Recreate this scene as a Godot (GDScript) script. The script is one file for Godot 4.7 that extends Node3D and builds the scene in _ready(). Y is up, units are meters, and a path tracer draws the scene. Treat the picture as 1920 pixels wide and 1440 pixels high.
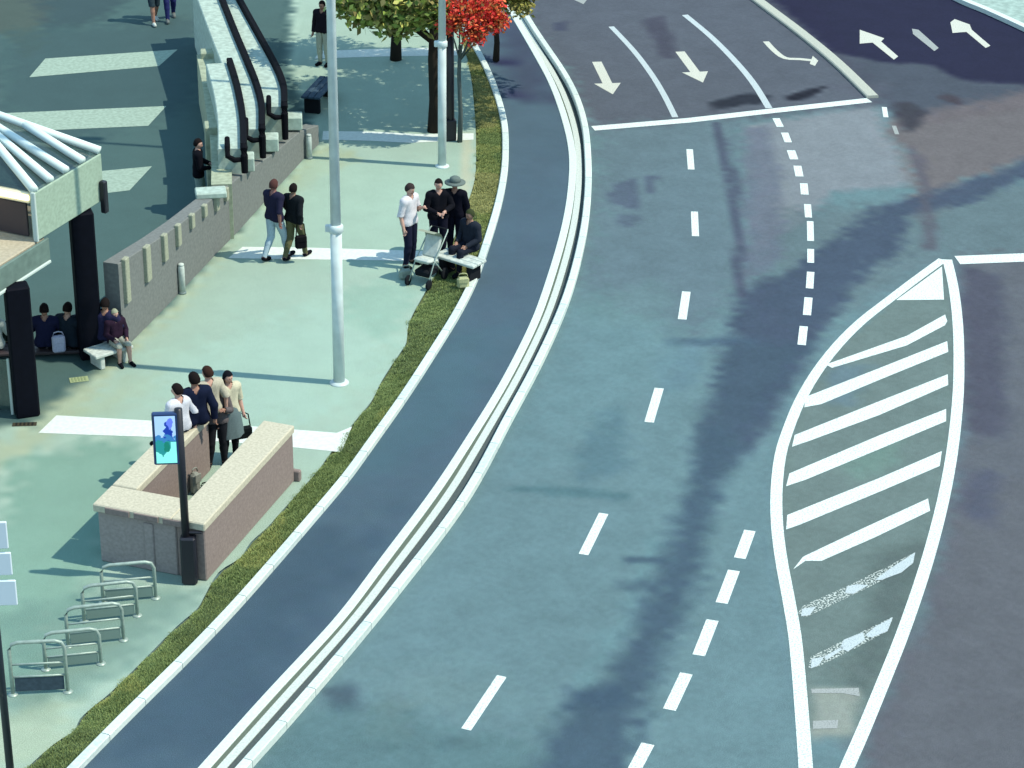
extends Node3D
# A street corner seen from high up: a curved bus lane, a divided road with painted island, and a paved plaza.
var taken := {}
var noise := FastNoiseLite.new()
var rng := RandomNumberGenerator.new()
var M := {}

func pv(a: Array) -> PackedVector2Array:
	var o := PackedVector2Array()
	for i in range(0, a.size(), 2):
		o.append(Vector2(a[i], a[i + 1]))
	return o

# ---------------------------------------------------------------- naming
func numbered(called: String) -> String:
	var k: int = taken.get(called, 0)
	taken[called] = k + 1
	return called if k == 0 else "%s_%03d" % [called, k]

func tag(o: Node, label: String, category: String, group := "") -> Node:
	o.set_meta("label", label)
	o.set_meta("category", category)
	if group != "":
		o.set_meta("group", group)
	return o

func thing(called: String, label: String, category: String, at := Vector3.ZERO, turn := 0.0, group := "") -> Node3D:
	var o := Node3D.new()
	o.name = numbered(called)
	add_child(o)
	o.position = at
	o.rotation.y = turn
	tag(o, label, category, group)
	return o

func part(called: String, st: SurfaceTool, m: Material, parent: Node, smooth := false) -> MeshInstance3D:
	var o := MeshInstance3D.new()
	o.name = called
	st.generate_normals()
	o.mesh = st.commit()
	o.material_override = m
	parent.add_child(o, true)
	return o

func meshpart(called: String, mesh: Mesh, m: Material, parent: Node) -> MeshInstance3D:
	var o := MeshInstance3D.new()
	o.name = called
	o.mesh = mesh
	o.material_override = m
	parent.add_child(o, true)
	return o

func struct(called: String, st: SurfaceTool, m: Material) -> MeshInstance3D:
	var o := part(numbered(called), st, m, self)
	o.set_meta("kind", "structure")
	return o

# ---------------------------------------------------------------- shapes
func tool(smooth := false) -> SurfaceTool:
	var st := SurfaceTool.new()
	st.begin(Mesh.PRIMITIVE_TRIANGLES)
	st.set_smooth_group(0 if smooth else 4294967295)
	return st

func tri(st: SurfaceTool, a: Vector3, b: Vector3, c: Vector3) -> void:
	st.add_vertex(a)
	st.add_vertex(b)
	st.add_vertex(c)

func quad(st: SurfaceTool, a: Vector3, b: Vector3, c: Vector3, d: Vector3) -> void:
	tri(st, a, b, c)
	tri(st, a, c, d)

# a box with chamfered edges, at xf
func bx(st: SurfaceTool, xf: Transform3D, size: Vector3, bevel := 0.01) -> void:
	var h := size * 0.5
	var e: float = min(bevel, min(h.x, min(h.y, h.z)) * 0.9)
	var px := {}
	for sx in [-1, 1]:
		for sy in [-1, 1]:
			for sz in [-1, 1]:
				var s := Vector3(sx, sy, sz)
				px[[sx, sy, sz, 0]] = xf * Vector3(sx * h.x, sy * (h.y - e), sz * (h.z - e))
				px[[sx, sy, sz, 1]] = xf * Vector3(sx * (h.x - e), sy * h.y, sz * (h.z - e))
				px[[sx, sy, sz, 2]] = xf * Vector3(sx * (h.x - e), sy * (h.y - e), sz * h.z)
				if sx * sy * sz > 0:
					tri(st, px[[sx, sy, sz, 0]], px[[sx, sy, sz, 2]], px[[sx, sy, sz, 1]])
				else:
					tri(st, px[[sx, sy, sz, 0]], px[[sx, sy, sz, 1]], px[[sx, sy, sz, 2]])
	for s in [-1, 1]:
		var f: bool = s > 0
		_q(st, px[[s, -1, -1, 0]], px[[s, 1, -1, 0]], px[[s, 1, 1, 0]], px[[s, -1, 1, 0]], not f)
		_q(st, px[[-1, s, -1, 1]], px[[1, s, -1, 1]], px[[1, s, 1, 1]], px[[-1, s, 1, 1]], f)
		_q(st, px[[-1, -1, s, 2]], px[[1, -1, s, 2]], px[[1, 1, s, 2]], px[[-1, 1, s, 2]], not f)
		for t in [-1, 1]:
			var g: bool = s * t > 0
			_q(st, px[[s, t, -1, 0]], px[[s, t, 1, 0]], px[[s, t, 1, 1]], px[[s, t, -1, 1]], g)
			_q(st, px[[s, -1, t, 0]], px[[s, 1, t, 0]], px[[s, 1, t, 2]], px[[s, -1, t, 2]], not g)
			_q(st, px[[-1, s, t, 1]], px[[1, s, t, 1]], px[[1, s, t, 2]], px[[-1, s, t, 2]], g)

func _q(st, a, b, c, d, flip: bool) -> void:
	if flip:
		quad(st, a, d, c, b)
	else:
		quad(st, a, b, c, d)

func at(p: Vector3, turn := 0.0) -> Transform3D:
	return Transform3D(Basis(Vector3.UP, turn), p)

# a tube through pts with radii, closed at both ends
func tube(st: SurfaceTool, pts: Array, radii: Array, sides := 10) -> void:
	var rings := []
	var up := Vector3.UP
	for i in pts.size():
		var d: Vector3 = (pts[min(i + 1, pts.size() - 1)] - pts[max(i - 1, 0)]).normalized()
		var ref := Vector3.RIGHT if abs(d.dot(up)) > 0.9 else up
		var s := d.cross(ref).normalized()
		var t := s.cross(d).normalized()
		var ring := []
		for k in sides:
			var a := TAU * k / sides
			ring.append(pts[i] + (s * cos(a) + t * sin(a)) * radii[i])
		rings.append(ring)
	for i in pts.size() - 1:
		for k in sides:
			var k2 := (k + 1) % sides
			quad(st, rings[i][k], rings[i][k2], rings[i + 1][k2], rings[i + 1][k])
	for k in range(1, sides - 1):
		tri(st, rings[0][0], rings[0][k + 1], rings[0][k])
		tri(st, rings[-1][0], rings[-1][k], rings[-1][k + 1])

func smooth_path(p: PackedVector2Array, n := 6) -> PackedVector2Array:
	var o := PackedVector2Array()
	for i in p.size() - 1:
		var a := p[max(i - 1, 0)]
		var d := p[min(i + 2, p.size() - 1)]
		for k in n:
			o.append(p[i].cubic_interpolate(p[i + 1], a, d, float(k) / n))
	o.append(p[p.size() - 1])
	return o

# evens out the wobble of a hand-measured line
func eased(p: PackedVector2Array, n := 5, rounds := 24) -> PackedVector2Array:
	var q := smooth_path(p, n)
	for r in rounds:
		var o := q.duplicate()
		for i in range(1, q.size() - 1):
			o[i] = q[i] * 0.5 + (q[i - 1] + q[i + 1]) * 0.25
		q = o
	return q

func nearest_on(p: PackedVector2Array, c: Vector2) -> Vector2:
	var best := p[0]
	for i in p.size() - 1:
		var q := Geometry2D.get_closest_point_to_segment(c, p[i], p[i + 1])
		if q.distance_squared_to(c) < best.distance_squared_to(c):
			best = q
	return best

func side_of(p: PackedVector2Array, i: int) -> Vector2:
	var d := (p[min(i + 1, p.size() - 1)] - p[max(i - 1, 0)]).normalized()
	return Vector2(-d.y, d.x)

# a cross-section [Vector2(offset, height), ...] drawn along a path on the ground
func sweep(st: SurfaceTool, p: PackedVector2Array, prof: Array, heights := []) -> void:
	var prev := []
	for i in p.size():
		var s := side_of(p, i)
		var row := []
		for q in prof:
			var hy: float = q.y if heights.is_empty() else (q.y if q.y < 0.1 else heights[i] + q.y - 1.0)
			row.append(Vector3(p[i].x + s.x * q.x, hy, p[i].y + s.y * q.x))
		if i > 0:
			for k in prof.size() - 1:
				quad(st, prev[k], prev[k + 1], row[k + 1], row[k])
		else:
			_cap(st, row, false)
		prev = row
	_cap(st, prev, true)

func _cap(st: SurfaceTool, row: Array, flip: bool) -> void:
	for k in range(1, row.size() - 1):
		if flip:
			tri(st, row[0], row[k], row[k + 1])
		else:
			tri(st, row[0], row[k + 1], row[k])

# flat polygon with uv in metres (uv2) and across rect (uv)
func sheet(st: SurfaceTool, p: PackedVector2Array, y: float, rect := Rect2(0, 0, 1, 1)) -> void:
	var ix := Geometry2D.triangulate_polygon(p)
	for i in range(0, ix.size(), 3):
		var a := p[ix[i]]
		var b := p[ix[i + 1]]
		var c := p[ix[i + 2]]
		if (b - a).cross(c - a) < 0.0:
			var t := b
			b = c
			c = t
		for v in [a, b, c]:
			st.set_uv((v - rect.position) / rect.size)
			st.set_uv2(v)
			st.add_vertex(Vector3(v.x, y, v.y))

func band(p: PackedVector2Array, w: float) -> PackedVector2Array:
	var o := PackedVector2Array()
	var back := PackedVector2Array()
	for i in p.size():
		var s := side_of(p, i) * w * 0.5
		o.append(p[i] + s)
		back.append(p[i] - s)
	back.reverse()
	o.append_array(back)
	return o

# ---------------------------------------------------------------- materials
func noise_tex(freq: float, lo: float, hi: float, seed_: int, as_normal := false, size := 512) -> NoiseTexture2D:
	var n := FastNoiseLite.new()
	n.seed = seed_
	n.frequency = freq
	n.fractal_octaves = 5
	var t := NoiseTexture2D.new()
	t.width = size
	t.height = size
	t.seamless = true
	t.noise = n
	if as_normal:
		t.as_normal_map = true
		t.bump_strength = lo
	else:
		var g := Gradient.new()
		g.set_color(0, Color(lo, lo, lo))
		g.set_color(1, Color(hi, hi, hi))
		t.color_ramp = g
	return t

func mat(c: Color, rough := 0.85, grain: Texture2D = null, scale_ := 0.5, bump: Texture2D = null, metal := 0.0) -> StandardMaterial3D:
	var m := StandardMaterial3D.new()
	m.albedo_color = c
	m.roughness = rough
	m.metallic = metal
	m.metallic_specular = 0.5 if rough < 0.6 else 0.2
	if grain or bump:
		m.uv1_triplanar = true
		m.uv1_world_triplanar = true
		m.uv1_scale = Vector3.ONE * scale_
	if grain:
		m.albedo_texture = grain
	if bump:
		m.normal_enabled = true
		m.normal_texture = bump
		m.normal_scale = 0.22
	return m

# worn colours of a surface painted on a plan of the ground: patches = [polygon, colour, ragged edge in m, strength]
func plan_texture(rect: Rect2, w: int, h: int, base: Color, patches: Array, mottle: float, speckle: float) -> ImageTexture:
	var img := Image.create(w, h, false, Image.FORMAT_RGB8)
	img.fill(base)
	for pt in patches:
		var poly: PackedVector2Array = pt[0]
		var box := Rect2(poly[0], Vector2.ZERO)
		for v in poly:
			box = box.expand(v)
		box = box.grow(pt[2])
		var x0: int = clampi(int((box.position.x - rect.position.x) / rect.size.x * w), 0, w - 1)
		var x1: int = clampi(int((box.end.x - rect.position.x) / rect.size.x * w) + 1, 0, w - 1)
		var y0: int = clampi(int((box.position.y - rect.position.y) / rect.size.y * h), 0, h - 1)
		var y1: int = clampi(int((box.end.y - rect.position.y) / rect.size.y * h) + 1, 0, h - 1)
		var rag: float = pt[2]
		for y in range(y0, y1 + 1):
			for x in range(x0, x1 + 1):
				var p := rect.position + Vector2((x + 0.5) / w * rect.size.x, (y + 0.5) / h * rect.size.y)
				var a := 0.0
				for k in 3:
					var q := p + Vector2(noise.get_noise_3d(p.x * 30, p.y * 30, k * 70.0), noise.get_noise_3d(p.y * 30, p.x * 30, 500 + k * 70.0)) * rag * 0.9
					q += Vector2(rng.randf_range(-0.6, 0.6), rng.randf_range(-0.6, 0.6)) * rag
					if Geometry2D.is_point_in_polygon(q, poly):
						a += 0.3333
				if a > 0.0:
					img.set_pixel(x, y, img.get_pixel(x, y).lerp(pt[1], a * pt[3]))
	img.resize(w / 3, h / 3, Image.INTERPOLATE_TRILINEAR)
	img.resize(w, h, Image.INTERPOLATE_CUBIC)
	for y in h:
		for x in w:
			var f := 1.0 + rng.randf_range(-speckle, speckle) + mottle * (noise.get_noise_2d(x * 3.1, y * 3.1) + 0.6 * noise.get_noise_2d(x * 0.6 + 900, y * 0.35))
			var c := img.get_pixel(x, y)
			img.set_pixel(x, y, Color(c.r * f, c.g * f, c.b * f))
	img.resize(w * 2, h * 2, Image.INTERPOLATE_CUBIC)
	img.generate_mipmaps()
	return ImageTexture.create_from_image(img)

func plan_material(tex: Texture2D, detail: Texture2D, rough: float, bump: Texture2D) -> StandardMaterial3D:
	var m := StandardMaterial3D.new()
	m.albedo_texture = tex
	m.roughness = rough
	m.metallic_specular = 0.2
	m.detail_enabled = true
	m.detail_blend_mode = BaseMaterial3D.BLEND_MODE_MUL
	m.detail_uv_layer = BaseMaterial3D.DETAIL_UV_2
	m.detail_albedo = detail
	return m

func make_materials() -> void:
	var g1 := noise_tex(0.02, 0.8, 1.0, 3)
	var g2 := noise_tex(0.05, 0.84, 1.0, 5)
	var fine := noise_tex(0.10, 0.66, 1.0, 7)
	var wear := noise_tex(0.05, 0.90, 1.0, 9)
	var flake := noise_tex(0.09, 0.6, 1.0, 21)
	flake.color_ramp.offsets = PackedFloat32Array([0.0, 0.30, 0.40, 1.0])
	flake.color_ramp.colors = PackedColorArray([Color(0.62, 0.64, 0.66), Color(0.78, 0.79, 0.80), Color(0.96, 0.96, 0.96), Color.WHITE])
	var holes := noise_tex(0.05, 0.6, 1.0, 33)
	holes.color_ramp.offsets = PackedFloat32Array([0.0, 0.50, 0.53, 1.0])
	holes.color_ramp.colors = PackedColorArray([Color(1, 1, 1, 0), Color(1, 1, 1, 0), Color(0.9, 0.9, 0.9, 1), Color.WHITE])
	var bump := noise_tex(0.12, 3.0, 0, 11, true)
	M.grain = fine
	M.soft = g1
	M.paint = mat(Color(0.815, 0.865, 0.852), 0.7, flake, 0.55)
	M.flaked = mat(Color(0.723, 0.766, 0.748), 0.8, holes, 0.8)
	M.flaked.transparency = BaseMaterial3D.TRANSPARENCY_ALPHA_SCISSOR
	M.worn_paint = mat(Color(0.696, 0.745, 0.758), 0.8, flake, 0.8)
	M.dim_paint = mat(Color(0.588, 0.612, 0.606), 0.8, flake, 0.8)
	M.cream_paint = mat(Color(0.755, 0.767, 0.724), 0.8, flake, 0.8)
	M.kerb = mat(Color(0.795, 0.850, 0.832), 0.75, wear, 0.5, bump)
	M.kerbs = [M.kerb, mat(Color(0.767, 0.822, 0.804), 0.75, wear, 0.5, bump), mat(Color(0.808, 0.857, 0.833), 0.75, g2, 0.6, bump), mat(Color(0.775, 0.836, 0.824), 0.75, g2, 0.4, bump)]
	M.kerb_cream = mat(Color(0.699, 0.718, 0.674), 0.8, g2, 0.7, bump)
	M.gutter = mat(Color(0.779, 0.816, 0.791), 0.85, g2, 0.8, bump)
	M.weed = mat(Color(0.393, 0.436, 0.386), 0.95, g2, 1.3)
	M.channel = mat(Color(0.322, 0.359, 0.359), 0.95, g2, 0.8)
	M.lane = mat(Color(0.302, 0.387, 0.462), 0.9, fine, 0.8)
	M.soil = mat(Color(0.378, 0.421, 0.272), 0.95, g2, 0.8)
	M.pale_band = mat(Color(0.814, 0.851, 0.826), 0.8, wear, 0.35)
	M.dull_band = mat(Color(0.594, 0.674, 0.618), 0.85, g2, 0.3)
	M.yellow_edge = mat(Color(0.720, 0.745, 0.581), 0.85, g2, 0.4)
	M.wall = mat(Color(0.467, 0.486, 0.480), 0.9, g2, 0.4)
	M.pilaster = mat(Color(0.621, 0.640, 0.566), 0.85, g2, 0.7, bump)
	M.white_concrete = mat(Color(0.691, 0.765, 0.722), 0.8, g1, 0.5, bump)
	M.beige_concrete = mat(Color(0.645, 0.688, 0.596), 0.85, g1, 0.5, bump)
	M.planter = mat(Color(0.552, 0.502, 0.483), 0.9, g2, 0.5, bump)
	M.planter_front = mat(Color(0.617, 0.586, 0.573), 0.9, g2, 0.5, bump)
	M.planter_cap = mat(Color(0.758, 0.739, 0.660), 0.85, g2, 0.6, bump)
	M.black_rail = mat(Color(0.038, 0.044, 0.069), 0.8)
	M.column = mat(Color(0.046, 0.058, 0.102), 0.7, g1, 0.5)
	M.fascia = mat(Color(0.608, 0.694, 0.627), 0.7, g2, 0.4)
	M.rib = mat(Color(0.789, 0.850, 0.838), 0.5)
	M.slab = mat(Color(0.693, 0.662, 0.583), 0.85, g2, 0.4)
	M.trim = mat(Color(0.689, 0.745, 0.726), 0.6)
	M.dark_frame = mat(Color(0.202, 0.171, 0.190), 0.5)
	M.white_pole = mat(Color(0.817, 0.878, 0.872), 0.35, g1, 0.2)
	M.grey_pole = mat(Color(0.423, 0.485, 0.485), 0.5)
	M.sign_pole = mat(Color(0.080, 0.086, 0.130), 0.45)
	M.green_pole = mat(Color(0.100, 0.148, 0.180), 0.5)
	M.board = mat(Color(0.781, 0.837, 0.868), 0.5)
	M.board_print = mat(Color(0.385, 0.553, 0.584), 0.6)
	M.steel = mat(Color(0.621, 0.695, 0.658), 0.45, g1, 1.0, null, 0.25)
	M.seat = mat(Color(0.489, 0.575, 0.544), 0.6, g2, 3.0)
	M.dark_seat = mat(Color(0.263, 0.324, 0.368), 0.7, g1, 1.0)
	M.table = mat(Color(0.581, 0.667, 0.617), 0.6, g2, 3.0)
	M.bark = mat(Color(0.196, 0.178, 0.159), 0.95, g2, 2.0, bump)
	M.grey_bark = mat(Color(0.337, 0.380, 0.374), 0.95, g2, 2.0, bump)
	M.bench_white = mat(Color(0.765, 0.808, 0.784), 0.7, g1, 0.8)
	M.rubber = mat(Color(0.101, 0.114, 0.132), 0.9)
	M.lens = mat(Color(0.808, 0.854, 0.823), 0.3)
	var gl := StandardMaterial3D.new()
	gl.transparency = BaseMaterial3D.TRANSPARENCY_ALPHA
	gl.albedo_color = Color(0.16, 0.25, 0.26, 0.55)
	gl.roughness = 0.08
	M.glass = gl

# ---------------------------------------------------------------- people
# regions of a body: 0 neck, 1 trunk, 2 upper arm, 3 forearm, 4 hand, 5 hips, 6 thigh, 7 shin, 8 foot, 9 head
var bodies := {}
var garments := {}

func pose_joints(kind: String) -> Dictionary:
	var j := {}
	j.neck = Vector3(0, 1.46, 0)
	j.head = Vector3(0, 1.615, 0.02)
	j.look = 0.0
	j.nod = 0.12
	j.sh = [Vector3(-0.18, 1.40, 0), Vector3(0.18, 1.40, 0)]
	j.el = [Vector3(-0.25, 1.12, -0.03), Vector3(0.25, 1.12, -0.03)]
	j.wr = [Vector3(-0.26, 0.88, 0.05), Vector3(0.26, 0.88, 0.05)]
	j.hip = [Vector3(-0.09, 0.92, 0), Vector3(0.09, 0.92, 0)]
	j.kn = [Vector3(-0.10, 0.49, 0.02), Vector3(0.10, 0.49, 0.02)]
	j.an = [Vector3(-0.11, 0.08, -0.02), Vector3(0.11, 0.08, -0.02)]
	j.toe = [Vector3(-0.13, 0.035, 0.15), Vector3(0.13, 0.035, 0.15)]
	j.chest = Vector3(0, 1.30, 0)
	j.waist = Vector3(0, 1.08, 0)
	match kind:
		"phone":
			j.el[1] = Vector3(0.25, 1.13, 0.04)
			j.wr[1] = Vector3(0.13, 1.24, 0.24)
			j.kn[0] = Vector3(-0.12, 0.49, 0.06)
			j.an[0] = Vector3(-0.16, 0.08, 0.02)
			j.toe[0] = Vector3(-0.21, 0.035, 0.18)
			j.nod = 0.35
		"walk":
			j.kn[0] = Vector3(-0.09, 0.51, 0.18)
			j.an[0] = Vector3(-0.09, 0.08, 0.26)
			j.toe[0] = Vector3(-0.10, 0.05, 0.43)
			j.kn[1] = Vector3(0.09, 0.49, -0.02)
			j.an[1] = Vector3(0.09, 0.12, -0.24)
			j.toe[1] = Vector3(0.10, 0.035, -0.08)
			j.el[0] = Vector3(-0.25, 1.13, -0.12)
			j.wr[0] = Vector3(-0.24, 0.92, -0.10)
			j.el[1] = Vector3(0.25, 1.13, 0.08)
			j.wr[1] = Vector3(0.23, 0.95, 0.22)
		"sit":
			_lower(j, 0.44)
			j.hip = [Vector3(-0.09, 0.49, 0), Vector3(0.09, 0.49, 0)]
			j.kn = [Vector3(-0.12, 0.50, 0.42), Vector3(0.12, 0.50, 0.42)]
			j.an = [Vector3(-0.12, 0.09, 0.40), Vector3(0.12, 0.09, 0.46)]
			j.toe = [Vector3(-0.14, 0.035, 0.57), Vector3(0.14, 0.035, 0.63)]
			j.el = [Vector3(-0.25, 0.70, 0.02), Vector3(0.25, 0.70, 0.02)]
			j.wr = [Vector3(-0.15, 0.60, 0.25), Vector3(0.15, 0.60, 0.27)]
		"floor":
			_lower(j, 0.74)
			j.hip = [Vector3(-0.09, 0.21, 0), Vector3(0.09, 0.21, 0)]
			j.kn = [Vector3(-0.13, 0.47, 0.33), Vector3(0.13, 0.46, 0.34)]
			j.an = [Vector3(-0.12, 0.08, 0.46), Vector3(0.12, 0.08, 0.50)]
			j.toe = [Vector3(-0.13, 0.035, 0.62), Vector3(0.14, 0.035, 0.66)]
			j.el = [Vector3(-0.27, 0.44, 0.10), Vector3(0.27, 0.44, 0.10)]
			j.wr = [Vector3(-0.12, 0.44, 0.30), Vector3(0.12, 0.43, 0.31)]
			j.nod = 0.3
		"perch":
			_lower(j, 0.40)
			j.hip = [Vector3(-0.09, 0.53, 0), Vector3(0.09, 0.53, 0)]
			j.kn = [Vector3(-0.13, 0.52, 0.40), Vector3(0.11, 0.53, 0.41)]
			j.an = [Vector3(-0.12, 0.11, 0.34), Vector3(0.10, 0.11, 0.45)]
			j.toe = [Vector3(-0.14, 0.03, 0.50), Vector3(0.12, 0.05, 0.61)]
			j.el = [Vector3(-0.27, 0.76, -0.08), Vector3(0.26, 0.76, 0.02)]
			j.wr = [Vector3(-0.28, 0.53, -0.06), Vector3(0.14, 0.64, 0.22)]
			j.look = 0.5
		"lean":
			j.el = [Vector3(-0.27, 1.14, 0.05), Vector3(0.27, 1.14, 0.05)]
			j.wr = [Vector3(-0.08, 1.08, 0.24), Vector3(0.08, 1.12, 0.25)]
			j.an[1] = Vector3(0.05, 0.08, 0.10)
			j.toe[1] = Vector3(0.02, 0.035, 0.27)
			j.kn[1] = Vector3(0.09, 0.49, 0.08)
			j.look = -0.4
	return j

func _lower(j: Dictionary, by: float) -> void:
	for k in ["neck", "head", "chest", "waist"]:
		j[k] = j[k] - Vector3(0, by, 0)
	for k in ["sh", "el", "wr"]:
		j[k] = [j[k][0] - Vector3(0, by, 0), j[k][1] - Vector3(0, by, 0)]

func bones_of(j: Dictionary) -> Array:
	# a, ra, b, rb, region, blend, flattening front to back
	var b := []
	var hipm: Vector3 = (j.hip[0] + j.hip[1]) * 0.5
	for s in 2:
		var x := -1.0 if s == 0 else 1.0
		b.append([j.chest + Vector3(x * 0.075, 0.07, 0), 0.105, j.waist + Vector3(x * 0.05, 0, 0), 0.10, 1, 0.05, 1.15])
		b.append([j.waist + Vector3(x * 0.05, 0, 0), 0.10, j.hip[s] + Vector3(0, 0.03, 0), 0.115, 5, 0.05, 1.05])
		b.append([j.sh[s] - Vector3(x * 0.06, 0, 0), 0.07, j.sh[s], 0.062, 1, 0.05, 1.0])
		b.append([j.sh[s], 0.058, j.el[s], 0.044, 2, 0.03, 1.0])
		b.append([j.el[s], 0.042, j.wr[s], 0.030, 3, 0.02, 1.0])
		var hd: Vector3 = (j.wr[s] - j.el[s]).normalized()
		b.append([j.wr[s] + hd * 0.02, 0.028, j.wr[s] + hd * 0.075, 0.034, 4, 0.015, 1.0])
		b.append([j.hip[s], 0.098, j.kn[s], 0.062, 6, 0.02, 1.0])
		b.append([j.kn[s], 0.060, j.kn[s].lerp(j.an[s], 0.35), 0.060, 7, 0.02, 1.0])
		b.append([j.kn[s].lerp(j.an[s], 0.35), 0.058, j.an[s], 0.040, 7, 0.02, 1.0])
		b.append([j.an[s] + Vector3(0, -0.03, -0.02), 0.042, j.toe[s], 0.034, 8, 0.02, 1.0])
	b.append([j.neck + Vector3(0, -0.03, 0), 0.06, j.head + Vector3(0, -0.06, 0), 0.05, 0, 0.03, 1.0])
	return b

func bone_dist(p: Vector3, b: Array) -> float:
	var a: Vector3 = b[0]
	var ba: Vector3 = b[2] - a
	var q := p - a
	var t: float = clampf(q.dot(ba) / max(ba.length_squared(), 1e-6), 0.0, 1.0)
	var d := q - ba * t
	d.z *= b[6]
	return d.length() - lerpf(b[1], b[3], t)

func body_of(kind: String) -> Dictionary:
	if bodies.has(kind):
		return bodies[kind]
	var j := pose_joints(kind)
	var bones := bones_of(j)
	var cell := 0.019
	var lo := Vector3.ONE * 9
	var hi := -lo
	for b in bones:
		for e in [[b[0], b[1]], [b[2], b[3]]]:
			lo = lo.min(e[0] - Vector3.ONE * (e[1] + 0.05))
			hi = hi.max(e[0] + Vector3.ONE * (e[1] + 0.05))
	var nx := int((hi.x - lo.x) / cell) + 2
	var ny := int((hi.y - lo.y) / cell) + 2
	var nz := int((hi.z - lo.z) / cell) + 2
	var f := PackedFloat32Array()
	f.resize(nx * ny * nz)
	f.fill(1.0)
	for b in bones:
		var r: float = max(b[1], b[3]) + 0.045
		var l: Vector3 = (b[0].min(b[2]) - Vector3.ONE * r - lo) / cell
		var h: Vector3 = (b[0].max(b[2]) + Vector3.ONE * r - lo) / cell
		var k: float = b[5]
		for z in range(max(int(l.z), 0), min(int(h.z) + 1, nz - 1) + 1):
			for y in range(max(int(l.y), 0), min(int(h.y) + 1, ny - 1) + 1):
				for x in range(max(int(l.x), 0), min(int(h.x) + 1, nx - 1) + 1):
					var i := x + nx * (y + ny * z)
					var d := bone_dist(lo + Vector3(x, y, z) * cell, b)
					var o := f[i]
					var t := clampf(0.5 + 0.5 * (d - o) / k, 0.0, 1.0)
					f[i] = lerpf(d, o, t) - k * t * (1.0 - t)
	var vid := PackedInt32Array()
	vid.resize(nx * ny * nz)
	vid.fill(-1)
	var vs := PackedVector3Array()
	var reg := PackedInt32Array()
	var off := [0, 1, nx, nx + 1, nx * ny, nx * ny + 1, nx * ny + nx, nx * ny + nx + 1]
	var cor := []
	for c in 8:
		cor.append(Vector3(c & 1, (c >> 1) & 1, (c >> 2) & 1))
	var edges := [[0, 1], [2, 3], [4, 5], [6, 7], [0, 2], [1, 3], [4, 6], [5, 7], [0, 4], [1, 5], [2, 6], [3, 7]]
	for z in nz - 1:
		for y in ny - 1:
			for x in nx - 1:
				var i := x + nx * (y + ny * z)
				if absf(f[i]) > 0.045:
					continue
				var m := 0
				for c in 8:
					if f[i + off[c]] < 0.0:
						m |= 1 << c
				if m == 0 or m == 255:
					continue
				var s := Vector3.ZERO
				var n := 0
				for e in edges:
					var fa := f[i + off[e[0]]]
					var fb := f[i + off[e[1]]]
					if (fa < 0.0) != (fb < 0.0):
						s += cor[e[0]].lerp(cor[e[1]], fa / (fa - fb))
						n += 1
				vid[i] = vs.size()
				var p := lo + (Vector3(x, y, z) + s / n) * cell
				vs.append(p)
				var best := 9.0
				var rg := 0
				for b in bones:
					var d := bone_dist(p, b)
					if d < best:
						best = d
						rg = b[4]
				reg.append(rg)
	var ix := PackedInt32Array()
	var step := [1, nx, nx * ny]
	for z in range(1, nz - 1):
		for y in range(1, ny - 1):
			for x in range(1, nx - 1):
				var i := x + nx * (y + ny * z)
				var fi := f[i]
				if absf(fi) > 0.045:
					continue
				for a in 3:
					if (fi < 0.0) == (f[i + step[a]] < 0.0):
						continue
					var u: int = step[(a + 1) % 3]
					var v: int = step[(a + 2) % 3]
					var q := [vid[i], vid[i - u], vid[i - u - v], vid[i - v]]
					if q.min() < 0:
						continue
					if fi > 0.0:
						q.reverse()
					ix.append_array([q[0], q[2], q[1], q[0], q[3], q[2]])
	var nr := normals_of(vs, ix)
	# head with nose, chin, eye hollows and ears
	var cl := PackedColorArray()
	cl.resize(vs.size())
	cl.fill(Color.WHITE)
	var hb := Basis(Vector3.UP, j.look) * Basis(Vector3.RIGHT, j.nod)
	var first := vs.size()
	var rows := 15
	var cols := 22
	for r in rows + 1:
		for c in cols:
			var th := PI * r / rows
			var ph := TAU * c / cols
			var d := Vector3(sin(th) * sin(ph), cos(th), sin(th) * cos(ph))
			var q := Vector3(d.x * 0.076, d.y * 0.118, d.z * 0.094)
			if d.y < 0.0:
				q.x *= 1.0 + d.y * 0.22
				q.z *= 1.0 + d.y * 0.10 * (1.0 if d.z < 0.0 else -0.3)
			var fr := maxf(d.z, 0.0)
			var ax := absf(d.x)
			q.z += 0.024 * exp(-pow(d.x / 0.16, 2) - pow((d.y + 0.18) / 0.22, 2)) * fr
			q.z += 0.010 * exp(-pow(d.x / 0.3, 2) - pow((d.y + 0.85) / 0.2, 2)) * fr
			q.z -= 0.008 * exp(-pow((ax - 0.36) / 0.16, 2) - pow((d.y - 0.08) / 0.13, 2)) * fr
			q.x += signf(d.x) * 0.014 * exp(-pow((ax - 0.98) / 0.10, 2) - pow((d.y + 0.05) / 0.22, 2) - pow((d.z + 0.05) / 0.25, 2))
			var col := Color.WHITE
			if fr > 0.3 and absf(ax - 0.36) < 0.12 and absf(d.y - 0.08) < 0.07:
				col = Color(0.12, 0.10, 0.10)
			elif fr > 0.3 and ax < 0.25 and absf(d.y + 0.50) < 0.06:
				col = Color(0.75, 0.42, 0.40)
			vs.append(j.head + hb * q)
			nr.append(hb * d)
			reg.append(9)
			cl.append(col)
	for r in rows:
		for c in cols:
			var a := first + r * cols + c
			var b2 := first + r * cols + (c + 1) % cols
			ix.append_array([a, b2, b2 + cols, a, b2 + cols, a + cols])
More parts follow.
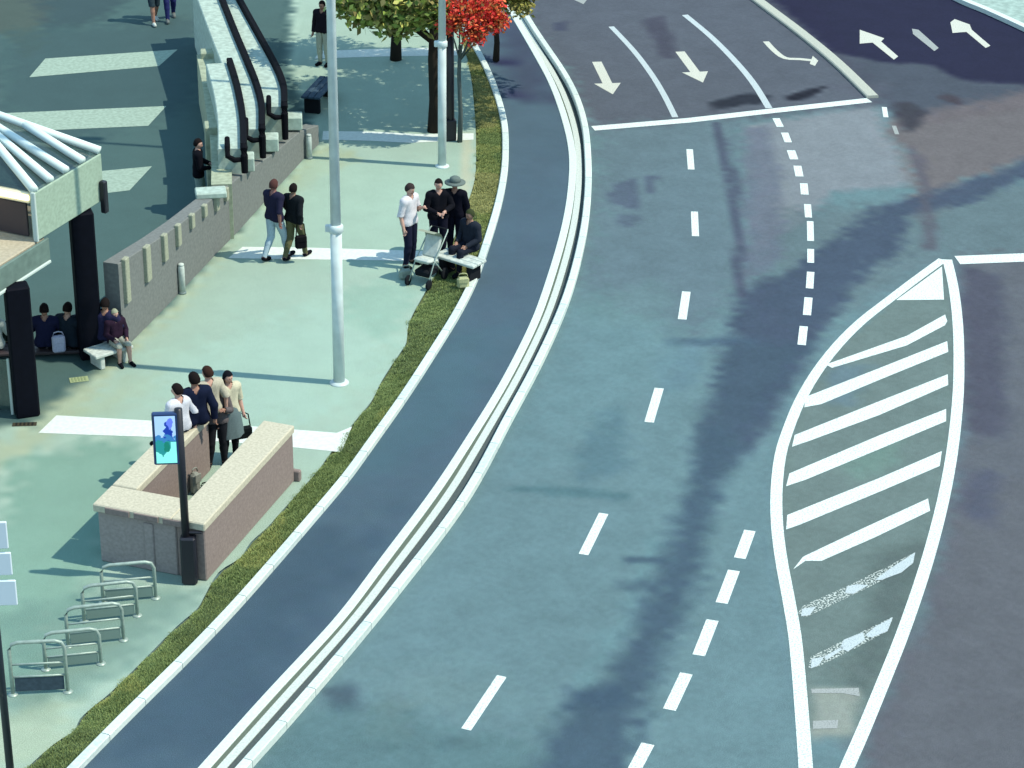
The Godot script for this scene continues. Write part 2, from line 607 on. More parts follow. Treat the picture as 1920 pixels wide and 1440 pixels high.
	# fingers
	for s in 2:
		var hd: Vector3 = (j.wr[s] - j.el[s]).normalized()
		var fw := Vector3(0, 0, 1) if absf(hd.z) < 0.8 else Vector3(0, 1, 0)
		var sd := (fw - hd * fw.dot(hd)).normalized()
		var palm := hd.cross(sd) * (1.0 if s == 0 else -1.0)
		var root: Vector3 = j.wr[s] + hd * 0.085
		for k in 5:
			var p0: Vector3
			var p1: Vector3
			var p2: Vector3
			if k < 4:
				p0 = root + sd * (0.027 - k * 0.018) - hd * 0.02
				var ln: float = [0.036, 0.041, 0.038, 0.030][k]
				p1 = p0 + hd * (ln + 0.012) + palm * 0.010
				p2 = p1 + hd * ln * 0.7 + palm * 0.028
			else:
				p0 = j.wr[s] + hd * 0.035 + sd * 0.02
				p1 = p0 + hd * 0.03 + sd * 0.03
				p2 = p1 + hd * 0.028 + sd * 0.008 + palm * 0.008
			_finger(vs, nr, ix, reg, cl, [p0, p1, p2])
	var d := {"v": vs, "n": nr, "i": ix, "r": reg, "c": cl, "j": j, "hb": hb}
	d.mesh = mesh_of(vs, nr, ix, cl)
	bodies[kind] = d
	return d

func _finger(vs, nr, ix, reg, cl, p: Array) -> void:
	var first: int = vs.size()
	var rad := [0.0095, 0.009, 0.0065]
	for i in 3:
		var d: Vector3 = (p[min(i + 1, 2)] - p[max(i - 1, 0)]).normalized()
		var s := d.cross(Vector3(0.3, 0.9, 0.31)).normalized()
		var t := s.cross(d)
		for k in 5:
			var a := TAU * k / 5
			var n := s * cos(a) + t * sin(a)
			vs.append(p[i] + n * rad[i])
			nr.append(n)
			reg.append(4)
			cl.append(Color.WHITE)
	for i in 2:
		for k in 5:
			var a := first + i * 5 + k
			var b := first + i * 5 + (k + 1) % 5
			ix.append_array([a, b, b + 5, a, b + 5, a + 5])
	ix.append_array([first + 10, first + 12, first + 11, first + 10, first + 13, first + 12, first + 10, first + 14, first + 13])

func normals_of(vs: PackedVector3Array, ix: PackedInt32Array) -> PackedVector3Array:
	var n := PackedVector3Array()
	n.resize(vs.size())
	for i in range(0, ix.size(), 3):
		var c := (vs[ix[i + 2]] - vs[ix[i]]).cross(vs[ix[i + 1]] - vs[ix[i]])
		for k in 3:
			n[ix[i + k]] += c
	for i in n.size():
		n[i] = n[i].normalized()
	return n

func mesh_of(vs, nr, ix, cl = null) -> ArrayMesh:
	var a := []
	a.resize(Mesh.ARRAY_MAX)
	a[Mesh.ARRAY_VERTEX] = vs
	a[Mesh.ARRAY_NORMAL] = nr
	a[Mesh.ARRAY_INDEX] = ix
	if cl != null:
		a[Mesh.ARRAY_COLOR] = cl
	var m := ArrayMesh.new()
	m.add_surface_from_arrays(Mesh.PRIMITIVE_TRIANGLES, a)
	return m

# a garment is the body's own surface over some regions, lifted off the skin
func garment(kind: String, what: String) -> ArrayMesh:
	var key := kind + "/" + what
	if garments.has(key):
		return garments[key]
	var b := body_of(kind)
	var regs: Array = {"tshirt": [1, 2, 5], "jumper": [1, 2, 3, 5], "trousers": [5, 6, 7], "shorts": [5, 6], "shoe_a": [8], "shoe_b": [8], "leggings": [5, 6, 7], "vest": [1, 5]}.get(what, [])
	var lift: float = {"tshirt": 0.020, "jumper": 0.022, "trousers": 0.013, "shorts": 0.018, "shoe_a": 0.010, "shoe_b": 0.010, "leggings": 0.006, "vest": 0.018}.get(what, 0.01)
	var vs := PackedVector3Array()
	var nr := PackedVector3Array()
	var ix := PackedInt32Array()
	if what == "hair" or what == "long_hair":
		var j: Dictionary = b.j
		var rows := 14
		var cols := 24
		for r in rows + 1:
			for c in cols:
				var ph := TAU * c / cols
				var back := 0.5 - 0.5 * cos(ph)
				var low := lerpf(0.33, 0.62 if what == "hair" else 0.66, smoothstep(0.15, 0.6, back))
				var th := PI * low * r / rows
				var d := Vector3(sin(th) * sin(ph), cos(th), sin(th) * cos(ph))
				var puff := 1.0 + 0.05 * noise.get_noise_2d(ph * 40, th * 60)
				var q := Vector3(d.x * 0.088, d.y * 0.130, d.z * 0.106 - 0.004) * puff
				if what == "long_hair" and d.y < 0.1 and back > 0.3:
					var dn := (0.1 - d.y) / 0.6
					q.y -= dn * 0.20
					q.z -= 0.012 * dn
					q.x *= 1.0 + 0.05 * sin(ph * 9.0)
				vs.append(j.head + b.hb * q)
				nr.append(b.hb * d)
		for r in rows:
			for c in cols:
				var a := r * cols + c
				var a2 := r * cols + (c + 1) % cols
				ix.append_array([a, a2, a2 + cols, a, a2 + cols, a + cols])
	elif what == "skirt":
		var j: Dictionary = b.j
		var kn: Vector3 = (j.kn[0] + j.kn[1]) * 0.5
		var hp: Vector3 = (j.hip[0] + j.hip[1]) * 0.5
		var rows := 9
		var cols := 26
		for r in rows + 1:
			var t := float(r) / rows
			var ctr: Vector3 = j.waist.lerp(hp, minf(t * 3.0, 1.0)) if t < 0.333 else hp.lerp(kn, (t - 0.333) / 0.667 * 0.95)
			var rx := lerpf(0.155, 0.215, minf(t * 3.0, 1.0)) + maxf(t - 0.4, 0.0) * 0.06
			for c in cols:
				var ph := TAU * c / cols
				var k := 1.0 + 0.05 * t * sin(ph * 7.0)
				var axis := Vector3(0, 0, 1) if absf(kn.y - hp.y) > 0.2 else (Vector3(0, 0, 1) if t < 0.4 else Vector3(0, 1, 0))
				vs.append(ctr + Vector3(sin(ph) * rx * k, 0, 0) + axis * cos(ph) * rx * 0.80 * k)
				nr.append(Vector3(sin(ph), 0, cos(ph)))
		for r in rows:
			for c in cols:
				var a := r * cols + c
				var a2 := r * cols + (c + 1) % cols
				ix.append_array([a, a2, a2 + cols, a, a2 + cols, a + cols])
		nr = normals_of(vs, ix)
	else:
		var map := {}
		var src: PackedInt32Array = b.i
		for i in range(0, src.size(), 3):
			if regs.has(b.r[src[i]]) and regs.has(b.r[src[i + 1]]) and regs.has(b.r[src[i + 2]]):
				if (what == "shoe_a" and b.v[src[i]].x > 0.0) or (what == "shoe_b" and b.v[src[i]].x <= 0.0):
					continue
				for k in 3:
					var o := src[i + k]
					if not map.has(o):
						map[o] = vs.size()
						var p: Vector3 = b.v[o]
						var fold := 1.0 + 0.5 * noise.get_noise_3d(p.x * 160, p.y * 110, p.z * 160)
						vs.append(p + b.n[o] * lift * fold)
						nr.append(b.n[o])
					ix.append(map[o])
		nr = normals_of(vs, ix)
	var m := mesh_of(vs, nr, ix)
	garments[key] = m
	return m

var skins := {}
func cloth(c: Color, rough := 0.9) -> StandardMaterial3D:
	var key := c.to_html() + str(rough)
	if not skins.has(key):
		var m := mat(c, rough, M.soft, 3.0)
		skins[key] = m
	return skins[key]

func skin(c: Color) -> StandardMaterial3D:
	var key := "s" + c.to_html()
	if not skins.has(key):
		var m := StandardMaterial3D.new()
		m.albedo_color = c
		m.vertex_color_use_as_albedo = true
		m.roughness = 0.6
		skins[key] = m
	return skins[key]

# wear = [[garment, colour], ...]
func person(kind: String, where: Vector3, turn: float, tall: float, skin_c: Color, wear: Array, label: String, group := "") -> Node3D:
	var t := thing("person", label, "person", where, turn, group)
	t.scale = Vector3.ONE * tall / 1.735
	meshpart("body", body_of(kind).mesh, skin(skin_c), t)
	for w in wear:
		if w[0] == "shoes":
			meshpart("shoe", garment(kind, "shoe_a"), cloth(w[1]), t)
			meshpart("shoe", garment(kind, "shoe_b"), cloth(w[1]), t)
			continue
		meshpart({"jumper": "sweater", "long_hair": "hair"}.get(w[0], w[0]), garment(kind, w[0]), cloth(w[1]), t)
	return t

# ---------------------------------------------------------------- the setting
var kerb_line := pv([-2.723, -26.660, -1.896, -23.222, -1.409, -20.950, -1.073, -19.159, -0.831, -18.037, -0.585, -16.571, -0.378, -14.906, -0.259, -13.639, -0.226, -12.763, -0.221, -11.409, -0.220, -10.721, -0.293, -9.205, -0.420, -7.761, -0.589, -6.330, -0.737, -4.917, -0.889, -4.055, -1.110, -2.849, -1.392, -1.741, -1.696, -0.411, -2.006, 0.810, -2.288, 1.850, -2.562, 2.808, -2.755, 3.614, -3.156, 4.721, -3.516, 5.826, -3.866, 6.796, -4.196, 7.770, -4.494, 8.507, -4.765, 9.217, -5.166, 10.134, -5.450, 10.810, -5.754, 11.559, -6.151, 12.550, -6.638, 13.754, -7.143, 14.967])
var low_kerb_line := pv([-0.593, -24.734, -0.211, -22.595, 0.107, -20.840, 0.342, -19.676, 0.582, -18.261, 0.827, -17.023, 1.032, -15.431, 1.188, -13.769, 1.281, -12.581, 1.300, -11.467, 1.288, -10.779, 1.230, -9.323, 1.123, -7.949, 0.977, -6.636, 0.804, -5.262, 0.596, -3.838, 0.478, -2.999, 0.182, -1.559, -0.099, -0.284, -0.350, 0.717, -0.610, 1.678, -0.885, 2.681, -1.124, 3.567, -1.453, 4.620, -1.791, 5.642, -2.144, 6.685, -2.451, 7.755, -2.825, 8.642, -3.229, 9.592, -3.583, 10.429, -4.026, 11.569, -4.471, 12.655, -4.946, 13.829, -5.490, 15.141])
var high_kerb_line := pv([-0.298, -24.502, 0.073, -22.608, 0.426, -20.502, 0.924, -18.379, 1.232, -16.882, 1.455, -15.467, 1.592, -14.000, 1.640, -12.767, 1.637, -11.480, 1.630, -10.119, 1.564, -8.710, 1.476, -7.250, 1.329, -5.956, 1.175, -4.563, 0.945, -3.113, 0.624, -1.527, 0.293, -0.012, -0.030, 1.230, -0.272, 2.330, -0.625, 3.906, -0.966, 4.961, -1.327, 6.052, -1.692, 7.012, -1.914, 7.679, -2.443, 9.071, -2.871, 10.139, -3.208, 11.006, -3.467, 11.581, -3.895, 12.642, -4.381, 13.872, -4.920, 15.128])
var verge_edge := pv([-1.816, -26.501, -1.690, -23.041, -1.477, -20.322, -1.235, -18.212, -1.094, -16.613, -0.991, -14.715, -0.917, -12.924, -0.871, -10.576, -0.939, -9.310, -1.094, -8.092, -1.258, -6.642, -1.488, -5.260, -1.776, -3.816, -1.993, -2.569, -2.004, -1.689, -2.103, -1.222, -2.371, -0.092, -2.508, 0.732, -2.722, 1.428, -2.996, 2.366, -3.247, 3.304, -3.384, 3.741, -3.782, 4.880, -3.952, 5.376, -4.164, 5.845, -4.283, 6.334, -4.569, 6.785, -4.698, 7.460, -4.777, 7.882, -5.033, 8.421, -5.398, 9.354, -5.735, 10.176, -5.918, 10.521, -6.068, 10.859, -6.107, 11.163, -6.334, 11.492, -6.651, 12.180, -7.130, 13.387, -7.640, 14.841])
var wall_foot := pv([-7.267, -1.194, -6.816, -2.848, -6.506, -4.039, -6.108, -5.585, -5.724, -7.050, -5.164, -9.400, -4.776, -10.980, -4.470, -12.095])

func build_ground() -> void:
	var g := tool()
	sheet(g, pv([-250, -250, 250, -250, 250, 250, -250, 250]), -0.03)
	struct("ground", g, mat(Color(0.346, 0.408, 0.426), 0.95, M.soft, 0.1))

	# road: old asphalt with resurfaced strips, tracks and stains
	# (white dashes and arrows crossing the dark strips stay as bright as elsewhere in the photograph, so the strips are darker asphalt, not shade)
	var rect := Rect2(-16, -34, 36, 50)
	var patches := [
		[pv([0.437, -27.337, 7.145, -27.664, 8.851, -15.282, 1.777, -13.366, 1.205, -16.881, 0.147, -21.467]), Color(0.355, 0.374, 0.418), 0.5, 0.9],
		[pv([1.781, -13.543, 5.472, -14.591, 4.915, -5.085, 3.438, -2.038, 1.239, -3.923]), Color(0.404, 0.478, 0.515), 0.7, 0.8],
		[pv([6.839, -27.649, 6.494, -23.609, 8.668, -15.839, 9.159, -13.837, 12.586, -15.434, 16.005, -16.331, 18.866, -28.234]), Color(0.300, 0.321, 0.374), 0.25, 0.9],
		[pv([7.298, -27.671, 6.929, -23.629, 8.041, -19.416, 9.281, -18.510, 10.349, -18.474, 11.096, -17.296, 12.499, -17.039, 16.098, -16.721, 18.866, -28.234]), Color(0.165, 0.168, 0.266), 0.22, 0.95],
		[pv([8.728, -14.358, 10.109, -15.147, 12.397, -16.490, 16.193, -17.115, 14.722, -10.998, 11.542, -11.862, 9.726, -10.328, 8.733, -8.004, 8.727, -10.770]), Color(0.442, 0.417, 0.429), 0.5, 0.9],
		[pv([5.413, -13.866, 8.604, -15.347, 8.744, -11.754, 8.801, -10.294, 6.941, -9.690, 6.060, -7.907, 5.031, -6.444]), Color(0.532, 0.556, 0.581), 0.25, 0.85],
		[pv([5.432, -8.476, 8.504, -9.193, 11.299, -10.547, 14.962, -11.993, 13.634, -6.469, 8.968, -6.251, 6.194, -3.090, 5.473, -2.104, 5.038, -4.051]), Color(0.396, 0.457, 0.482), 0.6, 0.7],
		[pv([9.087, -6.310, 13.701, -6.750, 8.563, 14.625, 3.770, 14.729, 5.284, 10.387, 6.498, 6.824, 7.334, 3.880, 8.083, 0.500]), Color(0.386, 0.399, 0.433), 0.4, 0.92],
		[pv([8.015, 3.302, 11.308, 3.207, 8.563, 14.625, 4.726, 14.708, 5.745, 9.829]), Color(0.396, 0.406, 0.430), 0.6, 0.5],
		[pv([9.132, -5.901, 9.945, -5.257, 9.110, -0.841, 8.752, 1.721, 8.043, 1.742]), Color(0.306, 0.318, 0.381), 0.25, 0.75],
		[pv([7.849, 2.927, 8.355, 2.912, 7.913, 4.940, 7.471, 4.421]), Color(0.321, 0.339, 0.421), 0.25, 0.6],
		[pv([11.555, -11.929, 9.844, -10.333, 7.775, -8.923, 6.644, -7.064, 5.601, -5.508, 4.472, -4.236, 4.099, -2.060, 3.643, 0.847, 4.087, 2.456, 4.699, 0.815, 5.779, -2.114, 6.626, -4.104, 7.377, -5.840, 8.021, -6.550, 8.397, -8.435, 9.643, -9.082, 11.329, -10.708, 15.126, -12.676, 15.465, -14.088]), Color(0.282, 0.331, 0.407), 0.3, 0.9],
		[pv([2.935, -2.140, 4.675, -2.268, 4.697, -1.938, 2.920, -1.833]), Color(0.302, 0.387, 0.456), 0.1, 0.8],
		[pv([2.533, -1.083, 2.929, -2.022, 3.727, -1.813, 3.326, -0.216, 2.716, 0.238]), Color(0.404, 0.519, 0.569), 0.2, 0.6],
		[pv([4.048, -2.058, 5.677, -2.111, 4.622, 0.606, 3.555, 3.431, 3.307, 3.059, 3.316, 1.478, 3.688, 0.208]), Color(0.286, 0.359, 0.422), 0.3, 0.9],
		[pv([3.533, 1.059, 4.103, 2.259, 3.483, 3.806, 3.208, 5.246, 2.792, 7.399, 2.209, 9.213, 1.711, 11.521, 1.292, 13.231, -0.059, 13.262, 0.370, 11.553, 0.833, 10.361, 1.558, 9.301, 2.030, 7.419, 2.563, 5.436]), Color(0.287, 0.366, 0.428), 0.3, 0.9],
		[pv([2.250, 5.272, 2.476, 5.439, 1.946, 7.886, 1.192, 9.775, 0.857, 9.784, 1.384, 8.429, 0.861, 8.338, 1.593, 8.199, 1.976, 6.704]), Color(0.426, 0.554, 0.579), 0.12, 0.6],
		[pv([1.831, 6.049, 2.558, 6.030, 2.550, 6.180, 1.825, 6.233]), Color(0.280, 0.359, 0.421), 0.06, 0.8],
		[pv([1.762, 6.823, 2.265, 6.809, 2.256, 7.002, 1.755, 7.015]), Color(0.280, 0.359, 0.421), 0.06, 0.8],
		[pv([0.841, 9.812, 1.776, 9.789, 1.717, 10.339, 0.756, 10.363]), Color(0.273, 0.352, 0.421), 0.2, 0.8],
		[pv([1.438, 1.019, 2.029, 0.474, 2.027, 3.097, 1.016, 3.598, 1.171, 2.542]), Color(0.355, 0.470, 0.508), 0.25, 0.8],
		[pv([0.024, 3.720, 1.284, 3.721, 1.996, 3.941, 1.987, 4.179, 0.919, 4.100, 0.025, 3.905]), Color(0.335, 0.456, 0.487), 0.12, 0.8],
		[pv([1.133, -3.919, 3.438, -2.038, 2.738, -0.197, 2.118, 0.683, 0.023, 3.534, 0.197, 0.742, 0.900, -1.956]), Color(0.432, 0.554, 0.573), 0.7, 0.6],
		[pv([1.028, -3.916, 3.084, -5.022, 3.056, -2.502, 1.428, -2.933]), Color(0.431, 0.547, 0.559), 0.5, 0.5],
		[pv([2.168, -10.044, 2.710, -10.382, 2.692, -8.525, 2.019, -8.954]), Color(0.338, 0.387, 0.456), 0.1, 0.8],
		[pv([2.895, -10.550, 3.132, -10.559, 3.079, -9.453, 2.847, -9.445]), Color(0.338, 0.387, 0.456), 0.06, 0.8],
		[pv([2.229, -8.359, 2.629, -8.374, 2.599, -7.637, 2.204, -7.623]), Color(0.346, 0.401, 0.464), 0.08, 0.7],
		[pv([4.624, -14.013, 4.800, -14.020, 4.892, -11.606, 4.910, -9.677, 4.766, -6.715, 4.572, -4.035, 4.382, -4.029, 4.566, -6.707, 4.699, -9.669]), Color(0.308, 0.339, 0.414), 0.06, 0.85],
		[pv([5.336, -13.685, 5.915, -13.886, 5.865, -10.662, 5.557, -6.186, 4.614, -4.550, 4.931, -9.061]), Color(0.406, 0.437, 0.500), 0.2, 0.7],
		[pv([4.643, -15.410, 5.488, -16.051, 6.104, -16.000, 6.063, -15.543, 4.671, -14.889]), Color(0.159, 0.177, 0.221), 0.12, 0.85],
		[pv([6.478, -15.863, 7.478, -16.752, 7.566, -16.599, 7.118, -15.813, 6.514, -15.561]), Color(0.130, 0.142, 0.186), 0.08, 0.9],
		[pv([7.741, -16.763, 9.373, -17.224, 8.842, -16.189, 8.643, -15.649]), Color(0.363, 0.388, 0.432), 0.2, 0.5],
		[pv([9.046, -15.590, 9.483, -15.683, 9.788, -14.876, 9.446, -13.920, 9.109, -13.481, 9.083, -14.373]), Color(0.249, 0.255, 0.292), 0.12, 0.9],
		[pv([10.291, -16.172, 10.603, -16.262, 10.817, -15.738, 10.664, -15.431, 10.284, -15.791]), Color(0.295, 0.277, 0.314), 0.06, 0.9],
		[pv([9.010, -12.780, 9.291, -11.775, 8.798, -6.577, 8.521, -6.567, 8.943, -10.458]), Color(0.360, 0.360, 0.404), 0.12, 0.7],
		[pv([3.235, -21.606, 3.825, -22.178, 4.036, -20.312, 4.025, -18.615, 3.648, -18.599, 3.525, -20.290]), Color(0.291, 0.297, 0.353), 0.12, 0.8],
		[pv([0.987, -21.415, 1.381, -21.522, 1.341, -20.718, 0.980, -20.702]), Color(0.279, 0.304, 0.379), 0.06, 0.7],
		[pv([8.845, -6.164, 8.672, -3.172, 8.063, 0.500, 7.307, 3.881, 6.481, 6.825, 5.685, 9.125, 4.979, 10.991, 4.192, 11.010, 4.343, 8.428, 4.310, 6.560, 4.396, 4.328, 4.662, 2.439, 5.203, 0.376, 6.160, -1.891, 7.598, -4.265]), Color(0.438, 0.506, 0.493), 0.05, 0.9],
		[pv([5.954, -0.966, 6.781, -1.219, 6.167, 0.559, 5.587, 0.577]), Color(0.400, 0.492, 0.542), 0.2, 0.7],
		[pv([5.735, 2.603, 6.770, 1.780, 6.727, 2.767, 5.736, 3.368]), Color(0.445, 0.567, 0.530), 0.3, 0.7],
		[pv([5.869, 5.855, 6.806, 5.319, 5.946, 8.386, 5.070, 10.257, 4.730, 9.854, 5.379, 8.401]), Color(0.366, 0.422, 0.415), 0.3, 0.8],
		[pv([4.449, 9.722, 5.177, 9.704, 4.904, 10.993, 4.313, 11.007]), Color(0.575, 0.612, 0.581), 0.06, 0.95],
		[pv([-2.729, 9.984, -2.355, 9.780, -2.175, 9.915, -2.138, 10.488, -2.595, 10.526]), Color(0.300, 0.373, 0.423), 0.12, 0.85],
		[pv([-1.992, 9.319, -0.416, 9.207, 0.064, 10.108, -0.771, 10.669, -1.782, 10.290]), Color(0.436, 0.540, 0.546), 0.4, 0.5],
		[pv([-2.020, 10.159, -1.403, 10.144, -1.426, 11.340, -2.031, 11.225]), Color(0.440, 0.520, 0.520), 0.25, 0.6],
		[pv([-1.882, 11.222, -1.544, 11.214, -1.574, 11.369, -1.835, 11.375]), Color(0.273, 0.358, 0.383), 0.05, 0.8],
		[pv([-0.908, 11.133, -0.534, 11.059, -0.526, 11.383, -0.975, 11.393]), Color(0.300, 0.379, 0.417), 0.1, 0.7],
		[pv([-2.998, 10.455, -1.935, 10.294, 0.371, 11.297, 0.226, 13.712, -3.830, 13.804]), Color(0.347, 0.463, 0.481), 0.5, 0.6],
	]
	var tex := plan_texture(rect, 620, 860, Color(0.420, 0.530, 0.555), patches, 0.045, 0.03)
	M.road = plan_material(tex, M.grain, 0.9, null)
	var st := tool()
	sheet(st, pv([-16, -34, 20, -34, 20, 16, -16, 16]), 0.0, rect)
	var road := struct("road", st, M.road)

	# bus lane of newer asphalt between the two kerbs
	var a := eased(kerb_line)
	var b := eased(low_kerb_line)
	b.reverse()
	var lane := a.duplicate()
	lane.append_array(b)
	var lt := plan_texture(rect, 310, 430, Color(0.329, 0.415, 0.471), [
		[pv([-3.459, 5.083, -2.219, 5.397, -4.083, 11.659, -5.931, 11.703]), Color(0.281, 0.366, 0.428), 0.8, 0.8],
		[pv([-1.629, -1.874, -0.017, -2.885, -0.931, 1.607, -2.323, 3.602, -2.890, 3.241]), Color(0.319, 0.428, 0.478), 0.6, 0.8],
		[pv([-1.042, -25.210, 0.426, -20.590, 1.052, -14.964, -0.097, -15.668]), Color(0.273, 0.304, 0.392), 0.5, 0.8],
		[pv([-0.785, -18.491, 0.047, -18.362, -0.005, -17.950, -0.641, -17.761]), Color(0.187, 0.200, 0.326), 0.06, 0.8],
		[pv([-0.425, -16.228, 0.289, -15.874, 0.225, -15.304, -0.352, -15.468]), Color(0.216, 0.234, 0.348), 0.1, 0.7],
		[pv([0.410, -11.433, 0.554, -11.439, 0.471, -7.706, -0.027, -4.392, -0.610, -1.441, -0.760, -1.436, -0.133, -4.389, 0.336, -7.701]), Color(0.328, 0.401, 0.470), 0.06, 0.5],
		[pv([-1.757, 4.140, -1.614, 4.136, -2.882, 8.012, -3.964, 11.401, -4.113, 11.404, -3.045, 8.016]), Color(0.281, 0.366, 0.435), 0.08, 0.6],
	], 0.04, 0.012)
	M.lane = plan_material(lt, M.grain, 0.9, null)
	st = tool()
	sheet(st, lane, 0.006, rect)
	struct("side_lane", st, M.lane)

	# plaza, paved, ending at the verge
	var pr := Rect2(-22, -36, 26, 52)
	var pp := [
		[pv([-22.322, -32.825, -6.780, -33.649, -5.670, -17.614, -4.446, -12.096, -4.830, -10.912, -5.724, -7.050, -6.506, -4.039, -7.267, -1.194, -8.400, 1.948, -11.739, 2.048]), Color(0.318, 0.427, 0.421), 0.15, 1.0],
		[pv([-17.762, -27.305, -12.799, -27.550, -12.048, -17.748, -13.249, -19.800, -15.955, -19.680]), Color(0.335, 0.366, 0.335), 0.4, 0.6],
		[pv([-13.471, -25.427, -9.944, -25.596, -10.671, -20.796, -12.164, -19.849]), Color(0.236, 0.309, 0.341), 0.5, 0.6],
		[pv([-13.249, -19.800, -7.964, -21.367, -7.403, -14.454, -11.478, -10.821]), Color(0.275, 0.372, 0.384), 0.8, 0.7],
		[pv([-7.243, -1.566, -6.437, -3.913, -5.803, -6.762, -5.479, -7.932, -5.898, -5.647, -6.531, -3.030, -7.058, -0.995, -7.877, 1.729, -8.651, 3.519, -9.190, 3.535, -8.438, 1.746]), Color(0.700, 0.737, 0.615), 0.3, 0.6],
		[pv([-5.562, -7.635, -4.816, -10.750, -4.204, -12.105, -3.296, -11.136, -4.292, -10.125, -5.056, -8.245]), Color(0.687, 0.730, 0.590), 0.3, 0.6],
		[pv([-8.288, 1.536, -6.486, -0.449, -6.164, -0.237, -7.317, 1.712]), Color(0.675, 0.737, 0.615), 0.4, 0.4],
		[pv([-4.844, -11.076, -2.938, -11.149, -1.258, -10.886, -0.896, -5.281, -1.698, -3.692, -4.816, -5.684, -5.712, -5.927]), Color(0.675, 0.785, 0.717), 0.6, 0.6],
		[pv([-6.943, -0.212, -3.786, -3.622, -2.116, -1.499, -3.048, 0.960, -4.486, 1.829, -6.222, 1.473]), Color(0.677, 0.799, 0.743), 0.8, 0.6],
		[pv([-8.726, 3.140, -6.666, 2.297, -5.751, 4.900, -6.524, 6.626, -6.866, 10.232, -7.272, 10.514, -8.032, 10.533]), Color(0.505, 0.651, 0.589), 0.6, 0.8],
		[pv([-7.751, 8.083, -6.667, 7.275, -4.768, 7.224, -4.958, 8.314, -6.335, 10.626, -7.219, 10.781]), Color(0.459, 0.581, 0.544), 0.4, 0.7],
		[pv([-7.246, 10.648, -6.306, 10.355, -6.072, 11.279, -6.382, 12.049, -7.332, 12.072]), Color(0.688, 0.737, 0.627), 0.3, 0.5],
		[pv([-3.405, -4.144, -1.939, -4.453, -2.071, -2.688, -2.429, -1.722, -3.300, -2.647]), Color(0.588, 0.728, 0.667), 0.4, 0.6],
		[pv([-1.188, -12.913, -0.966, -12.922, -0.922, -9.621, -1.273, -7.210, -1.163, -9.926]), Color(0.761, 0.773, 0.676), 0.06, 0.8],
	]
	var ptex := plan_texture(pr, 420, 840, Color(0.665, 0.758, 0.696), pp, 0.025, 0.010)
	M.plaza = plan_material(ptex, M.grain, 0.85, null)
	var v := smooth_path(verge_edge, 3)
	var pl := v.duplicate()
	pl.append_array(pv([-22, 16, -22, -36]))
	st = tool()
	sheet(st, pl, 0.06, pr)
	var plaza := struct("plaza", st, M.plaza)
	st = tool()
	sheet(st, pv([-60, -36, -22, -36, -22, 16, -60, 16]), 0.055)
	struct("plaza", st, mat(Color(0.430, 0.540, 0.509), 0.9, M.soft, 0.2))
	for bd in [
		[pv([-8.245, 2.184, -8.048, 1.508, -6.194, 1.677, -4.486, 1.829, -3.048, 2.028, -2.803, 1.778, -2.924, 2.737, -4.046, 2.535, -6.111, 2.280, -7.232, 2.234]), M.pale_band],
		[pv([-5.800, -5.541, -5.569, -6.125, -4.420, -6.138, -2.883, -6.082, -0.911, -5.986, -1.009, -5.492, -2.852, -5.536, -4.801, -5.522]), M.pale_band],
		[pv([-4.418, -12.370, -4.436, -12.924, -3.280, -12.935, -2.168, -12.804, -0.966, -12.922, -0.958, -12.506, -2.389, -12.244, -3.368, -12.343]), M.pale_band],
		[pv([-5.042, -18.049, -4.955, -18.632, -3.624, -18.857, -2.281, -18.999, -1.334, -18.957, -1.348, -18.455, -3.323, -18.287]), M.pale_band],
		[pv([-11.856, -16.357, -11.719, -17.762, -8.539, -18.602, -8.832, -17.318]), M.dull_band],
		[pv([-13.509, -13.553, -8.261, -14.456, -8.499, -13.113, -13.231, -12.298]), M.dull_band],
		[pv([-12.327, -9.256, -8.054, -10.561, -8.338, -9.126, -12.001, -7.753]), M.dull_band],
	]:
		st = tool()
		sheet(st, bd[0], 0.064)
		part("paving_band", st, bd[1], plaza)

	# soil of the verge, then kerbs
	var kb := eased(kerb_line)
	var ve := PackedVector2Array()
	for q in kb:
		ve.append(nearest_on(v, q))
	st = tool()
	for i in kb.size() - 1:
		quad(st, Vector3(kb[i].x, 0.03, kb[i].y), Vector3(ve[i].x, 0.03, ve[i].y), Vector3(ve[i + 1].x, 0.03, ve[i + 1].y), Vector3(kb[i + 1].x, 0.03, kb[i + 1].y))
	struct("verge_soil", st, M.soil)
	kerb_stones(eased(kerb_line), [Vector2(-0.075, -0.02), Vector2(-0.075, 0.095), Vector2(-0.06, 0.11), Vector2(0.06, 0.11), Vector2(0.075, 0.095), Vector2(0.075, -0.02)])
	st = tool()
	sweep(st, eased(low_kerb_line), [Vector2(-0.08, -0.02), Vector2(-0.08, 0.017), Vector2(-0.072, 0.025), Vector2(0.072, 0.025), Vector2(0.08, 0.017), Vector2(0.08, -0.02)])
	struct("kerb", st, M.kerb)
	kerb_stones(eased(high_kerb_line), [Vector2(-0.075, -0.02), Vector2(-0.075, 0.115), Vector2(-0.06, 0.13), Vector2(0.06, 0.13), Vector2(0.075, 0.115), Vector2(0.075, -0.02)])
	# gutter between the two kerbs with a weedy seam
	var ga := eased(low_kerb_line)
	var gb := eased(high_kerb_line)
	for q in [["gutter", 0.42, 0.13, 0.018, M.gutter], ["gutter_seam", 0.24, 0.09, 0.010, M.weed], ["gutter_channel", 0.72, 0.25, 0.006, M.channel]]:
		var mid := PackedVector2Array()
		for i in 121:
			var c := along(ga, i / 120.0)
			mid.append(c.lerp(nearest_on(gb, c), q[1]))
		st = tool()
		sweep(st, mid, [Vector2(-q[2] * 0.5, -0.01), Vector2(-q[2] * 0.5, q[3]), Vector2(q[2] * 0.5, q[3]), Vector2(q[2] * 0.5, -0.01)])
		struct(q[0], st, q[4])

	# cream divider and far pavement
	st = tool()
